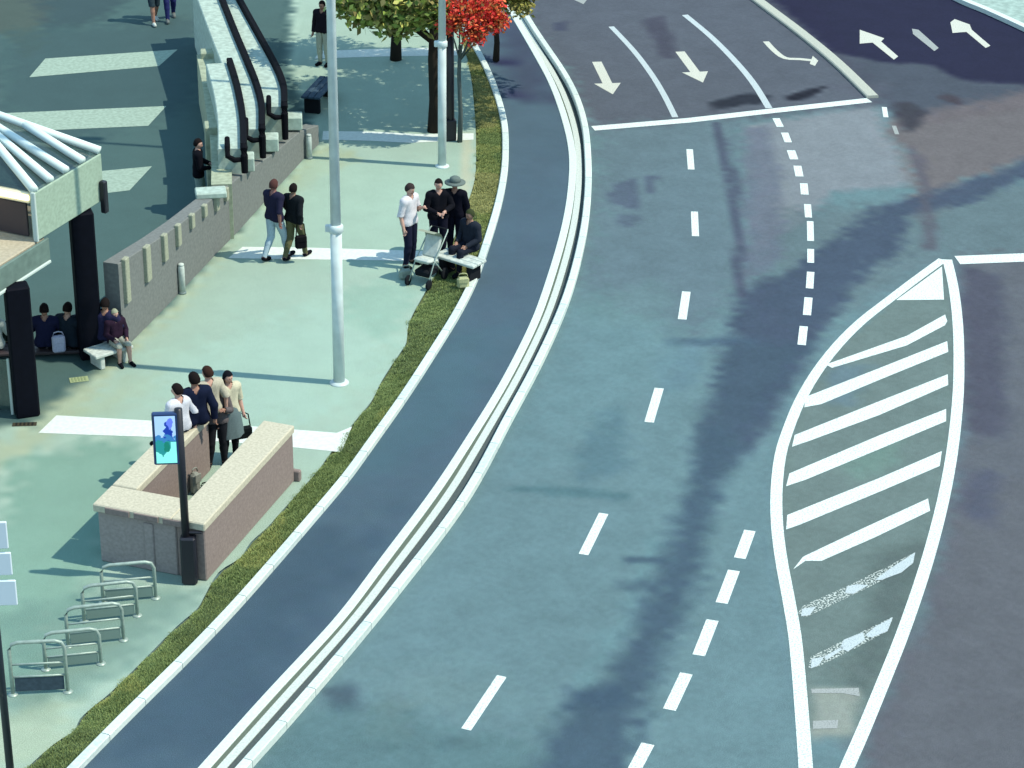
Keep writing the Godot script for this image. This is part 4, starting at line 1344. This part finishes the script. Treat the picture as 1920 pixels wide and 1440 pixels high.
func hoop_rack(where: Vector3, turn: float, w: float, h: float, label: String, panel: Material) -> void:
	var t := thing("bike_rack", label, "bike rack", where, turn, "grey metal hoop racks in front of the seating wall")
	var hw := w * 0.5
	var st := tool(true)
	tube(st, [Vector3(-hw, 0, 0), Vector3(-hw, h - 0.12, 0), Vector3(-hw + 0.04, h - 0.03, 0), Vector3(-hw + 0.13, h, 0), Vector3(hw - 0.13, h, 0), Vector3(hw - 0.04, h - 0.03, 0), Vector3(hw, h - 0.12, 0), Vector3(hw, 0, 0)], [0.028, 0.028, 0.028, 0.028, 0.028, 0.028, 0.028, 0.028], 12)
	part("hoop", st, M.steel, t)
	for k in 2:
		st = tool(true)
		tube(st, [Vector3(-hw, h * (0.34 + 0.24 * k), 0), Vector3(hw, h * (0.34 + 0.24 * k), 0)], [0.016, 0.016], 8)
		part("cross_bar", st, M.steel, t)
	st = tool()
	bx(st, at(Vector3(0, h * 0.19, 0)), Vector3(w - 0.08, h * 0.26, 0.02), 0.006)
	part("lower_panel", st, panel, t)
	for sx in [-1.0, 1.0]:
		st = tool(true)
		tube(st, [Vector3(sx * hw, 0, 0), Vector3(sx * hw, 0.012, 0), Vector3(sx * hw, 0.03, 0)], [0.075, 0.07, 0.035], 14)
		part("foot_plate", st, M.steel, t)

func build_racks() -> void:
	hoop_rack(Vector3(-5.839, 0.060, 7.662), 0.20, 0.80, 0.66, "grey hoop rack closest to the front of the seating wall", M.seat)
	hoop_rack(Vector3(-6.044, 0.060, 8.191), 0.24, 0.80, 0.62, "grey hoop rack second from the seating wall", M.seat)
	hoop_rack(Vector3(-6.160, 0.060, 8.880), 0.24, 0.82, 0.66, "grey hoop rack midway along the row of racks", M.seat)
	hoop_rack(Vector3(-6.386, 0.060, 9.522), 0.22, 0.80, 0.62, "grey hoop rack second from the direction sign", M.seat)
	hoop_rack(Vector3(-6.743, 0.060, 10.229), 0.12, 0.78, 0.88, "tallest hoop rack with a dark lower panel, nearest the direction sign", M.dark_seat)

func build_kiosk() -> void:
	var a := Vector3(-7.472, 3.000, -1.399)
	var b := Vector3(-8.319, 3.000, 0.561)
	var e := (b - a).normalized()
	var l := Vector3(-e.z, 0, e.x)
	if l.x > 0:
		l = -l
	var ln := (b - a).length()
	var t := thing("kiosk", "kiosk with white-ribbed glass lantern roof on thick black columns", "kiosk", Vector3(a.x, 0.06, a.z))
	# local frame: x to the far left, z along the right-hand edge towards the street camera
	var bs := Basis(-l, Vector3.UP, e)
	var lift := -0.06
	var w := 5.0
	var st: SurfaceTool
	# fascia boards
	for q in [["fascia", Vector3(-0.06, 3.45, ln / 2), Vector3(0.12, 0.90, ln)], ["fascia", Vector3(-w / 2 - 0.125, 3.45, 0.06), Vector3(w - 0.26, 0.90, 0.12)]]:
		st = tool()
		bx(st, Transform3D(bs, bs * (q[1] + Vector3(0, lift, 0))), q[2], 0.02)
		part(q[0], st, M.fascia, t)
	# glazed front under a warm tube light
	st = tool()
	bx(st, Transform3D(bs, bs * Vector3(-w / 2 - 0.125, 3.32 + lift, ln - 0.10)), Vector3(w - 0.26, 0.62, 0.05), 0.01)
	part("front_glazing", st, M.dark_frame, t)
	st = tool()
	bx(st, Transform3D(bs, bs * Vector3(-w / 2 - 0.06, 3.78 + lift, ln - 0.04)), Vector3(w - 0.12, 0.20, 0.10), 0.02)
	part("front_beam", st, mat(Color(0.887, 0.859, 0.737), 0.6), t)
	var glow := StandardMaterial3D.new()
	glow.albedo_color = Color(1.0, 0.95, 0.8)
	glow.emission_enabled = true
	glow.emission = Color(1.0, 0.93, 0.74)
	glow.emission_energy_multiplier = 1.5
	st = tool()
	bx(st, Transform3D(bs, bs * Vector3(-1.3, 3.80 + lift, ln + 0.035)), Vector3(2.4, 0.10, 0.05), 0.015)
	part("strip_light", st, glow, t)
	var lamp := OmniLight3D.new()
	lamp.name = "strip_light_glow"
	lamp.light_color = Color(1.0, 0.93, 0.74)
	lamp.light_energy = 0.06
	lamp.light_size = 0.2
	lamp.omni_range = 6.0
	lamp.omni_attenuation = 2.0
	lamp.shadow_enabled = true
	lamp.position = bs * Vector3(-1.0, 3.78 + lift, ln + 0.16)
	t.add_child(lamp)
	st = tool()
	bx(st, Transform3D(bs, bs * Vector3(-0.03, 3.45 + lift, ln + 0.012)), Vector3(0.09, 0.92, 0.05), 0.01)
	part("corner_trim", st, M.trim, t)
	# glass lantern with ribs
	var apex_z := ln * 0.30
	var top := 3.90 + lift
	var apex := Vector3(-2.5, top + 0.75, apex_z)
	var fr := Vector3(-0.02, top, 0.02)
	var nr_ := Vector3(-0.02, top, ln - 0.02)
	var nl := Vector3(-w + 0.02, top, ln - 0.02)
	var fl := Vector3(-w + 0.02, top, 0.02)
	for q in [[fr, nr_], [nr_, nl], [nl, fl], [fl, fr]]:
		st = tool()
		tri(st, bs * q[0], bs * q[1], bs * apex)
		part("roof_pane", st, M.glass, t)
	var ribs := [[fr, apex], [nr_, apex], [nl, apex], [fl, apex]]
	for k in 3:
		var f := [0.27, 0.52, 0.76][k] as float
		var foot := fr.lerp(nr_, f)
		var head: Vector3
		if f < 0.3:
			head = fr.lerp(apex, 0.55)
		else:
			head = apex.lerp(nr_, [0.0, 0.05, 0.12][k])
		ribs.append([foot, head])
		ribs.append([nr_.lerp(nl, f), apex.lerp(nl, 0.1 * k)])
	for q in ribs:
		st = tool(true)
		tube(st, [bs * (q[0] + Vector3(0, 0.05, 0)), bs * (q[1] + Vector3(0, 0.05, 0))], [0.085, 0.075], 8)
		part("rib", st, M.rib, t)
	# lower roof slab running on towards the street
	var sl := 3.4
	st = tool()
	bx(st, Transform3D(bs, bs * Vector3(-w / 2 - 0.02, 2.80 + lift, ln + sl / 2 - 0.25)), Vector3(w - 0.04, 0.38, sl), 0.02)
	part("roof_slab", st, M.slab, t)
	st = tool()
	bx(st, Transform3D(bs, bs * Vector3(0.012, 2.76 + lift, ln + sl / 2 - 0.25)), Vector3(0.06, 0.42, sl + 0.04), 0.015)
	part("slab_fascia", st, mat(Color(0.426, 0.512, 0.487), 0.7, M.soft, 0.4), t)
	st = tool()
	bx(st, Transform3D(bs, bs * Vector3(0.0, 2.53 + lift, ln + sl / 2 - 0.25)), Vector3(0.14, 0.06, sl), 0.015)
	part("slab_trim", st, M.trim, t)
	st = tool()
	bx(st, Transform3D(bs, bs * Vector3(-w / 2 - 0.1, 2.94 + lift, ln / 2 - 0.2)), Vector3(w - 0.3, 0.08, ln - 0.1), 0.015)
	part("ceiling", st, M.slab, t)
	# lamp on the far corner
	var lp := Vector3(0.06, 3.10 + lift, 0.10)
	st = tool()
	bx(st, Transform3D(bs, bs * lp), Vector3(0.12, 0.62, 0.12), 0.02)
	part("corner_box", st, M.sign_pole, t)
	# columns
	for q in [[Vector3(-7.828, 0.060, -0.902), 2.92], [Vector3(-8.575, 0.060, 1.462), 2.5]]:
		st = tool()
		var p: Vector3 = q[0] - t.position
		bx(st, at(Vector3(p.x, q[1] / 2, p.z), 0.35), Vector3(0.42, q[1], 0.34), 0.03)
		part("column", st, M.column, t)
	# low glazed screen
	for q in [[Vector3(-9.595, 0.060, 1.596), 1.0], [Vector3(-8.825, 0.060, 1.491), 0.0]]:
		st = tool()
		var p: Vector3 = q[0] - t.position
		bx(st, at(Vector3(p.x, 0.55, p.z), 0.0), Vector3(0.05, 1.1, 0.05), 0.01)
		part("screen_post", st, M.trim, t)
	var s0 := Vector3(-9.595, 0.060, 1.596) - t.position
	var s1 := Vector3(-8.825, 0.060, 1.491) - t.position
	var c := (s0 + s1) * 0.5
	st = tool()
	bx(st, at(Vector3(c.x, 0.58, c.z), -atan2(s1.z - s0.z, s1.x - s0.x)), Vector3((s1 - s0).length() - 0.06, 0.98, 0.015), 0.004)
	part("screen_pane", st, M.glass, t)

func bench(where: Vector3, turn: float, w: float, m: Material, leg_m: Material, label: String, h := 0.42) -> void:
	var t := thing("bench", label, "bench", where, turn)
	for k in 3:
		var st := tool()
		bx(st, at(Vector3(0, h - 0.03, (k - 1) * 0.155)), Vector3(w, 0.06, 0.145), 0.012)
		part("seat_plank", st, m, t)
	for s in [-1.0, 1.0]:
		var st := tool()
		bx(st, at(Vector3(s * (w * 0.5 - 0.16), (h - 0.06) * 0.5, 0)), Vector3(0.10, h - 0.06, 0.38), 0.015)
		part("leg", st, leg_m, t)

func pushchair(where: Vector3, turn: float) -> void:
	var t := thing("pushchair", "cream pushchair with dark wheels parked before the standing people", "pushchair", where, turn)
	var st := tool()
	bx(st, Transform3D(Basis(Vector3.RIGHT, -0.25), Vector3(0, 0.48, 0.02)), Vector3(0.36, 0.10, 0.42), 0.04)
	part("seat", st, M.bench_white, t)
	st = tool()
	bx(st, Transform3D(Basis(Vector3.RIGHT, -0.45), Vector3(0, 0.70, -0.22)), Vector3(0.36, 0.46, 0.07), 0.03)
	part("backrest", st, M.bench_white, t)
	st = tool(true)
	var rows := 5
	for i in rows:
		var a0 := PI * 0.5 * i / rows
		var a1 := PI * 0.5 * (i + 1) / rows
		for s in 6:
			var u0 := -0.20 + 0.4 * s / 6.0
			var u1 := -0.20 + 0.4 * (s + 1) / 6.0
			quad(st, Vector3(u0, 0.82 + 0.26 * sin(a0), -0.30 + 0.34 * (1 - cos(a0))), Vector3(u1, 0.82 + 0.26 * sin(a0), -0.30 + 0.34 * (1 - cos(a0))), Vector3(u1, 0.82 + 0.26 * sin(a1), -0.30 + 0.34 * (1 - cos(a1))), Vector3(u0, 0.82 + 0.26 * sin(a1), -0.30 + 0.34 * (1 - cos(a1))))
	part("hood", st, mat(Color(0.524, 0.555, 0.494), 0.9), t)
	st = tool()
	bx(st, at(Vector3(0, 0.24, 0.0)), Vector3(0.34, 0.14, 0.40), 0.03)
	part("basket", st, M.rubber, t)
	for s in [-1.0, 1.0]:
		st = tool(true)
		tube(st, [Vector3(s * 0.22, 0.09, 0.32), Vector3(s * 0.21, 0.45, 0.08), Vector3(s * 0.20, 0.95, -0.48), Vector3(s * 0.18, 0.98, -0.52)], [0.014, 0.014, 0.014, 0.014], 8)
		part("frame_tube", st, M.steel, t)
		st = tool(true)
		tube(st, [Vector3(s * 0.22, 0.11, -0.30), Vector3(s * 0.21, 0.50, 0.05)], [0.014, 0.014], 8)
		part("frame_tube", st, M.steel, t)
		for z in [0.32, -0.30]:
			st = tool(true)
			var r := 0.10 if z > 0 else 0.12
			tube(st, [Vector3(s * 0.24 - 0.025, r, z), Vector3(s * 0.24 - 0.02, r, z), Vector3(s * 0.24 + 0.02, r, z), Vector3(s * 0.24 + 0.025, r, z)], [r * 0.9, r, r, r * 0.9], 18)
			part("wheel", st, M.rubber, t)
	st = tool(true)
	tube(st, [Vector3(-0.19, 0.98, -0.52), Vector3(0.19, 0.98, -0.52)], [0.016, 0.016], 8)
	part("handle", st, M.rubber, t)

func bag(where: Vector3, turn: float, size: Vector3, c: Color, label: String, strap := 0.25) -> void:
	var t := thing("bag", label, "bag", where, turn)
	var st := tool()
	bx(st, at(Vector3(0, size.y * 0.5, 0)), size, min(size.x, size.z) * 0.3)
	part("pouch", st, cloth(c, 0.8), t)
	st = tool()
	bx(st, at(Vector3(0, size.y * 0.78, size.z * 0.5)), Vector3(size.x * 0.85, size.y * 0.4, 0.02), 0.008)
	part("flap", st, cloth(c, 0.7), t)
	st = tool(true)
	tube(st, [Vector3(-size.x * 0.4, size.y, 0), Vector3(-size.x * 0.3, size.y + strap * 0.8, 0), Vector3(0, size.y + strap, 0), Vector3(size.x * 0.3, size.y + strap * 0.8, 0), Vector3(size.x * 0.4, size.y, 0)], [0.012, 0.012, 0.012, 0.012, 0.012], 6)
	part("strap", st, cloth(c, 0.8), t)

func tree(called: String, label: String, where: Vector3, trunk_h: float, r0: float, bark: Material, clumps: Array, leaf: Material, tones: Array, n: int, size: float) -> void:
	var t := thing(called, label, "tree", where)
	var st := tool(true)
	tube(st, [Vector3(0, -0.02, 0), Vector3(0.02, trunk_h * 0.3, 0.01), Vector3(-0.02, trunk_h * 0.7, 0.02), Vector3(0, trunk_h, 0)], [r0 * 1.25, r0, r0 * 0.9, r0 * 0.75], 12)
	part("trunk", st, bark, t)
	for c in clumps:
		st = tool(true)
		var m: Vector3 = Vector3(0, trunk_h * 0.8, 0).lerp(c[0], 0.5) + Vector3(0, 0.1, 0)
		tube(st, [Vector3(0, trunk_h * 0.85, 0), m, c[0]], [r0 * 0.5, r0 * 0.34, r0 * 0.12], 7)
		part("limb", st, bark, t)
	# leaves spread through the crown in sprays
	var vs := PackedVector3Array()
	var nr := PackedVector3Array()
	var cl := PackedColorArray()
	for i in n:
		var c: Array = clumps[rng.randi() % clumps.size()]
		var d := Vector3(rng.randfn(), rng.randfn() * 0.85, rng.randfn()).normalized() * pow(rng.randf(), 0.45)
		d += Vector3(noise.get_noise_1d(i * 3.0), noise.get_noise_1d(i * 3.0 + 999), 0) * 0.15
		var p: Vector3 = c[0] + d * c[1]
		var tone: Color = tones[rng.randi() % tones.size()] * rng.randf_range(0.75, 1.2)
		var ax := Vector3(rng.randfn(), rng.randfn() * 0.5, rng.randfn()).normalized()
		var up := ax.cross(Vector3(rng.randfn(), rng.randfn(), rng.randfn())).normalized()
		for k in 3:
			var q := p + Vector3(rng.randfn(), rng.randfn(), rng.randfn()) * size * 0.5
			var a2 := (ax + Vector3(rng.randfn(), rng.randfn(), rng.randfn()) * 0.5).normalized()
			var s2 := a2.cross(up).normalized()
			var ln := size * rng.randf_range(0.7, 1.3)
			for v in [q, q + a2 * ln * 0.5 + s2 * ln * 0.28, q + a2 * ln, q, q + a2 * ln, q + a2 * ln * 0.5 - s2 * ln * 0.28]:
				vs.append(v)
				nr.append(a2.cross(s2))
				cl.append(tone)
	var a := []
	a.resize(Mesh.ARRAY_MAX)
	a[Mesh.ARRAY_VERTEX] = vs
	a[Mesh.ARRAY_NORMAL] = nr
	a[Mesh.ARRAY_COLOR] = cl
	var m := ArrayMesh.new()
	m.add_surface_from_arrays(Mesh.PRIMITIVE_TRIANGLES, a)
	meshpart("crown", m, leaf, t)

func build_trees() -> void:
	var lm := StandardMaterial3D.new()
	lm.vertex_color_use_as_albedo = true
	lm.roughness = 0.7
	lm.backlight = Color(0.5, 0.6, 0.25)
	var green := [Color(0.256, 0.317, 0.059), Color(0.166, 0.242, 0.042), Color(0.098, 0.160, 0.030), Color(0.334, 0.334, 0.082), Color(0.235, 0.208, 0.068)]
	tree("broadleaf_tree", "olive green tree with a dark trunk next to the lamp post at the verge", Vector3(-1.881, 0.060, -13.025), 2.5, 0.13, M.bark, [
		[Vector3(-1.5, 3.25, 0.2), 0.70], [Vector3(-0.75, 3.05, 0.5), 0.55], [Vector3(-0.15, 3.2, 0.5), 0.55], [Vector3(-1.1, 3.5, 0.0), 0.8], [Vector3(-0.3, 3.7, -0.2), 0.8], [Vector3(-1.9, 3.6, -0.3), 0.7], [Vector3(2.2, 5.0, -0.8), 1.4], [Vector3(3.8, 5.4, -0.6), 1.3], [Vector3(2.8, 5.8, -2.2), 1.5], [Vector3(4.4, 5.8, -2.6), 1.3], [Vector3(1.2, 5.2, -2.0), 1.2], [Vector3(3.4, 6.3, -4.2), 1.3]], lm, green, 7600, 0.20)
	tree("broadleaf_tree", "dark-limbed tree farther back behind the sunlit paving strip", Vector3(-3.017, 0.060, -18.054), 2.6, 0.12, M.bark, [
		[Vector3(-1.0, 3.4, 0.0), 1.0], [Vector3(0.6, 3.5, 0.2), 0.9], [Vector3(-0.2, 4.4, 0.0), 1.1], [Vector3(1.2, 4.2, -0.4), 0.9], [Vector3(-1.6, 4.2, 0.3), 0.9], [Vector3(1.3, 3.0, 0.6), 0.6]], lm, green, 3000, 0.15)
	tree("small_tree", "small brownish olive tree by the start of the double kerb", Vector3(-0.514, 0.060, -18.161), 1.5, 0.07, M.bark, [
		[Vector3(0.1, 1.75, 0.0), 0.42], [Vector3(0.55, 1.55, 0.1), 0.34], [Vector3(0.5, 2.1, 0.0), 0.42], [Vector3(-0.2, 2.3, 0.0), 0.45], [Vector3(0.85, 1.9, 0.0), 0.3]], lm, [Color(0.293, 0.256, 0.075), Color(0.202, 0.177, 0.053), Color(0.334, 0.317, 0.068)], 1300, 0.12)
	var rm := StandardMaterial3D.new()
	rm.vertex_color_use_as_albedo = true
	rm.roughness = 0.7
	rm.backlight = Color(0.5, 0.2, 0.12)
	tree("red_blossom_tree", "slim tree with a bright red blossoming crown at the verge", Vector3(-1.272, 0.060, -12.357), 2.3, 0.05, M.grey_bark, [
		[Vector3(0.15, 3.05, 0.35), 0.42], [Vector3(0.50, 2.98, 0.3), 0.36], [Vector3(-0.02, 3.25, 0.3), 0.42], [Vector3(0.58, 3.30, 0.2), 0.36], [Vector3(0.34, 2.72, 0.4), 0.26], [Vector3(0.82, 2.95, 0.2), 0.24], [Vector3(-0.25, 2.9, 0.3), 0.2]], rm, [Color(0.658, 0.039, 0.023), Color(0.585, 0.019, 0.018), Color(0.735, 0.155, 0.042), Color(0.633, 0.056, 0.025), Color(0.270, 0.120, 0.030)], 1300, 0.10)

# ---------------------------------------------------------------- everyone on the plaza
func build_people() -> void:
	var fair := Color(0.705, 0.561, 0.501)
	var tan_ := Color(0.572, 0.428, 0.362)
	var dark := Color(0.112, 0.093, 0.093)
	var brown := Color(0.220, 0.151, 0.127)
	var navy := Color(0.117, 0.129, 0.218)
	var black := Color(0.073, 0.079, 0.110)
	var g := "people standing and sitting on the plaza"
	# couple walking
	person("walk", Vector3(-4.831, 0.060, -5.494), 2.5, 1.74, Color(0.508, 0.352, 0.327), [["tshirt", Color(0.150, 0.150, 0.239)], ["trousers", Color(0.660, 0.752, 0.802)], ["shoes", black], ["hair", Color(0.323, 0.216, 0.204)]], "walker in dark navy top and pale blue jeans on the plaza", g)
	person("walk", Vector3(-4.444, 0.060, -5.534), 2.6, 1.64, Color(0.511, 0.405, 0.345), [["jumper", Color(0.102, 0.121, 0.139)], ["trousers", Color(0.381, 0.387, 0.279)], ["shoes", black], ["hair", dark]], "shorter walker in black top and khaki trousers beside the jeans wearer", g)
	bag(Vector3(-4.444, 0.060, -5.534) + Vector3(0.15, 0.33, 0.20), 0.3, Vector3(0.24, 0.28, 0.12), Color(0.078, 0.072, 0.091), "black shoulder bag held by the khaki-trousered walker", 0.3)
	var backpack := Vector3(-5.014, 0.060, -5.487)
	# group at the verge
	person("phone", Vector3(-2.105, 0.060, -5.319), 1.0, 1.78, fair, [["tshirt", Color(0.838, 0.838, 0.863)], ["trousers", Color(0.123, 0.136, 0.218)], ["shoes", black], ["hair", Color(0.237, 0.199, 0.199)]], "person in white t-shirt and navy trousers looking at one hand near the verge", g)
	person("lean", Vector3(-1.535, 0.060, -5.690), 0.3, 1.74, fair, [["jumper", black], ["trousers", Color(0.087, 0.093, 0.157)], ["shoes", black], ["hair", dark]], "person in black standing behind the cream pushchair", g)
	person("stand", Vector3(-1.203, 0.060, -5.866), -0.2, 1.68, tan_, [["jumper", Color(0.059, 0.065, 0.116)], ["trousers", Color(0.067, 0.079, 0.143)], ["shoes", black], ["hair", dark]], "person in all black wearing a wide grey hat by the verge", g)
	var hat := thing("sun_hat", "wide grey brimmed hat worn by the person in black", "hat", Vector3(-1.203, 0.060, -5.866) + Vector3(0, 1.56, 0))
	var st := tool(true)
	tube(st, [Vector3(0, 0.02, 0), Vector3(0, 0.04, 0), Vector3(0, 0.05, 0)], [0.21, 0.215, 0.11], 24)
	part("brim", st, cloth(Color(0.408, 0.464, 0.451)), hat)
	st = tool(true)
	tube(st, [Vector3(0, 0.04, 0), Vector3(0, 0.13, 0), Vector3(0, 0.16, 0)], [0.115, 0.105, 0.06], 20)
	part("hat_crown", st, cloth(Color(0.408, 0.464, 0.451)), hat)
	bench(Vector3(-1.077, 0.060, -4.796), -0.62, 1.0, M.bench_white, M.rubber, "white plank bench at the verge under the seated person", 0.42)
	var seat := Vector3(-0.872, 0.060, -5.174)
	person("sit", seat + Vector3(0, 0.03, 0), -0.75, 1.70, tan_, [["jumper", Color(0.152, 0.177, 0.221)], ["trousers", Color(0.117, 0.135, 0.185)], ["shoes", black], ["hair", Color(0.222, 0.253, 0.163)]], "person in dark grey seated on the white bench at the verge", g)
	pushchair(Vector3(-1.729, 0.060, -4.512), -0.5)
	bag(Vector3(-2.161, 0.060, -4.654), 0.4, Vector3(0.26, 0.20, 0.14), Color(0.599, 0.660, 0.617), "small pale bag on the ground next to the pushchair", 0.08)
	bag(Vector3(-0.999, 0.060, -4.226), 0.2, Vector3(0.24, 0.24, 0.16), Color(0.698, 0.717, 0.547), "cream bag on the grass below the white bench", 0.08)
	# on the seating wall
	var up := Vector3(0, 0.70, 0)
	var wl := Vector3(-5.451, 1.100, 3.778)
	person("perch", Vector3(-5.473, 1.100, 4.084) + Vector3(0, -0.42, 0), -2.3, 1.72, fair, [["tshirt", Color(0.826, 0.838, 0.875)], ["trousers", Color(0.208, 0.226, 0.270)], ["shoes", black], ["hair", dark]], "person in white t-shirt sitting on the wall above the poster panel", g)
	person("perch", Vector3(-5.229, 1.100, 3.848) + Vector3(0, -0.42, 0), -2.7, 1.84, tan_, [["jumper", Color(0.084, 0.114, 0.203)], ["trousers", Color(0.102, 0.114, 0.171)], ["shoes", black], ["hair", dark]], "broad person in navy sweater sitting on the seating wall, back turned", g)
	person("perch", Vector3(-5.054, 1.100, 3.456) + Vector3(0, -0.42, 0), -2.5, 1.74, fair, [["tshirt", Color(0.716, 0.697, 0.624)], ["trousers", Color(0.252, 0.227, 0.227)], ["shoes", black], ["hair", brown]], "person in pale top sitting on the seating wall past the navy sweater", g)
	person("phone", Vector3(-4.977, 0.060, 3.260), 0.2, 1.62, tan_, [["jumper", Color(0.386, 0.361, 0.367)], ["trousers", Color(0.136, 0.142, 0.167)], ["shoes", black], ["long_hair", dark]], "long-haired person in taupe sweater inside the open end of the wall", g)
	person("stand", Vector3(-4.790, 0.060, 3.063), 0.7, 1.70, fair, [["tshirt", Color(0.787, 0.774, 0.676)], ["skirt", Color(0.389, 0.457, 0.469)], ["leggings", black], ["shoes", black], ["long_hair", black]], "person in cream top, grey skirt and black leggings inside the open wall", g)
	bag(Vector3(-4.790, 0.060, 3.063) + Vector3(0.23, 0.36, -0.12), 0.4, Vector3(0.28, 0.22, 0.12), Color(0.081, 0.099, 0.112), "black handbag hanging beside the cream-topped person", 0.28)
	bag(Vector3(-5.047, 0.060, 4.342), 0.2, Vector3(0.22, 0.20, 0.18), Color(0.101, 0.113, 0.113), "black bag lying on the ground inside the seating wall", 0.06)
	bag(Vector3(-5.244, 0.060, 4.256), 0.9, Vector3(0.16, 0.40, 0.16), Color(0.559, 0.577, 0.546), "tall grey bag on the ground inside the seating wall", 0.08)
	# under the kiosk, on a low step
	bench(Vector3(-8.631, 0.060, -1.013), 0.12, 2.5, M.dark_frame, M.dark_frame, "long low dark plank step under the kiosk with people sitting along it", 0.13)
	var bx0 := Vector3(-8.631, 0.060, -1.013)
	var kg := "people on the kiosk step"
	person("floor", bx0 + Vector3(-1.0, 0.0, 0.1), 3.0, 1.72, tan_, [["jumper", Color(0.722, 0.759, 0.735)], ["trousers", Color(0.143, 0.204, 0.179)], ["shoes", black], ["hair", dark]], "person in pale sweater partly behind the near kiosk column", kg)
	person("floor", bx0 + Vector3(-0.02, 0.02, 0.04), 3.2, 1.74, tan_, [["jumper", Color(0.124, 0.136, 0.251)], ["trousers", black], ["shoes", black], ["hair", dark]], "person in deep blue sweater sitting between the two kiosk columns", kg)
	person("floor", bx0 + Vector3(0.40, 0.02, 0.0), 2.8, 1.76, fair, [["jumper", Color(0.127, 0.170, 0.220)], ["trousers", black], ["shoes", black], ["hair", dark]], "person in slate sweater sitting low beside a white bag", kg)
	person("floor", bx0 + Vector3(0.66, 0.02, -0.08), 3.3, 1.70, fair, [["jumper", Color(0.201, 0.214, 0.334)], ["trousers", black], ["shoes", black], ["hair", dark]], "person in lilac-blue sweater right behind the far kiosk column", kg)
	bag(bx0 + Vector3(0.24, 0.13, 0.22), 0.3, Vector3(0.24, 0.34, 0.12), Color(0.749, 0.761, 0.855), "white bag on the kiosk step between two sitters", 0.08)
	bench(Vector3(-7.450, 0.060, -0.642), 0.7, 0.8, M.bench_white, M.bench_white, "short white bench at the far kiosk column", 0.32)
	person("floor", Vector3(-7.505, 0.060, -0.866) + Vector3(0, 0.22, 0), 2.9, 1.70, tan_, [["jumper", Color(0.165, 0.165, 0.285)], ["trousers", Color(0.087, 0.093, 0.144)], ["shoes", black], ["hair", dark]], "person in indigo sweater on the short white bench", kg)
	person("sit", Vector3(-7.330, 0.060, -0.827) + Vector3(0, 0.0, 0), 0.6, 1.36, fair, [["jumper", Color(0.173, 0.117, 0.185)], ["shorts", Color(0.664, 0.682, 0.633)], ["shoes", black], ["hair", Color(0.594, 0.619, 0.533)]], "person in maroon sweater with light hair at the end of the white bench", kg)
	# by the balustrades and on the side street
	person("lean", Vector3(-6.658, 0.060, -7.948), 1.7, 1.66, fair, [["jumper", Color(0.052, 0.058, 0.089)], ["trousers", Color(0.531, 0.611, 0.592)], ["shoes", black], ["hair", dark]], "person in black leaning behind the parapet by the stepped wall", g)
	person("walk", Vector3(-9.418, 0.060, -20.763), 0.4, 1.70, tan_, [["jumper", Color(0.187, 0.253, 0.297)], ["shorts", Color(0.178, 0.239, 0.271)], ["shoes", Color(0.772, 0.809, 0.784)], ["hair", dark]], "walker in teal-grey with white shoes on the side street, only legs in view", g)
	person("walk", Vector3(-9.040, 0.060, -21.048), 0.2, 1.74, fair, [["jumper", Color(0.209, 0.228, 0.367)], ["trousers", Color(0.170, 0.194, 0.392)], ["shoes", Color(0.420, 0.450, 0.450)], ["hair", brown]], "walker in blue trousers on the side street, only legs in view", g)
	person("stand", Vector3(-4.779, 0.060, -17.572), -0.4, 1.66, tan_, [["jumper", Color(0.133, 0.115, 0.146)], ["trousers", Color(0.714, 0.738, 0.671)], ["shoes", black], ["hair", dark]], "person in dark top half hidden by the nearer lamp post", g)
	bench(Vector3(-4.650, 0.060, -14.714), 1.35, 1.5, mat(Color(0.216, 0.289, 0.351), 0.7), M.rubber, "blue-grey bench in the tree shade behind the lamp post", 0.45)

func _ready() -> void:
	# camera, sky, sun, exposure
	var cam := Camera3D.new()
	cam.name = "camera"
	cam.transform = Transform3D(Basis(Vector3(0.999903, 0.012495, -0.006230), Vector3(-0.013962, 0.894847, -0.446154), Vector3(-0.000000, 0.446198, 0.894934)), Vector3(0.000, 19.600, 39.200))
	cam.fov = 18.1806
	cam.near = 0.5
	cam.far = 600.0
	add_child(cam)
	var sky_m := ProceduralSkyMaterial.new()
	sky_m.sky_top_color = Color(0.46, 0.60, 0.72)
	sky_m.sky_horizon_color = Color(0.78, 0.84, 0.83)
	sky_m.ground_bottom_color = Color(0.30, 0.34, 0.33)
	sky_m.ground_horizon_color = Color(0.60, 0.68, 0.68)
	var sky := Sky.new()
	sky.sky_material = sky_m
	var env := Environment.new()
	env.background_mode = Environment.BG_SKY
	env.sky = sky
	env.background_energy_multiplier = 1.35
	env.tonemap_mode = Environment.TONE_MAPPER_LINEAR
	env.tonemap_exposure = 1.72
	env.sdfgi_enabled = true
	env.ssao_enabled = true
	env.ssil_enabled = true
	var we := WorldEnvironment.new()
	we.name = "world_environment"
	we.environment = env
	add_child(we)
	var sun := DirectionalLight3D.new()
	sun.name = "sun"
	sun.light_color = Color(1.0, 0.965, 0.88)
	sun.light_energy = 0.95
	sun.light_angular_distance = 0.6
	sun.shadow_enabled = true
	add_child(sun)
	sun.look_at_from_position(Vector3(40, 56, 6), Vector3.ZERO)

	noise.seed = 4
	noise.frequency = 0.02
	noise.fractal_octaves = 3
	rng.seed = 77
	make_materials()
	build_ground()
	build_wall()
	build_balustrades()
	build_kiosk()
	build_planter()
	build_trees()
	build_poles()
	build_sign()
	build_bollards()
	build_racks()
	build_people()
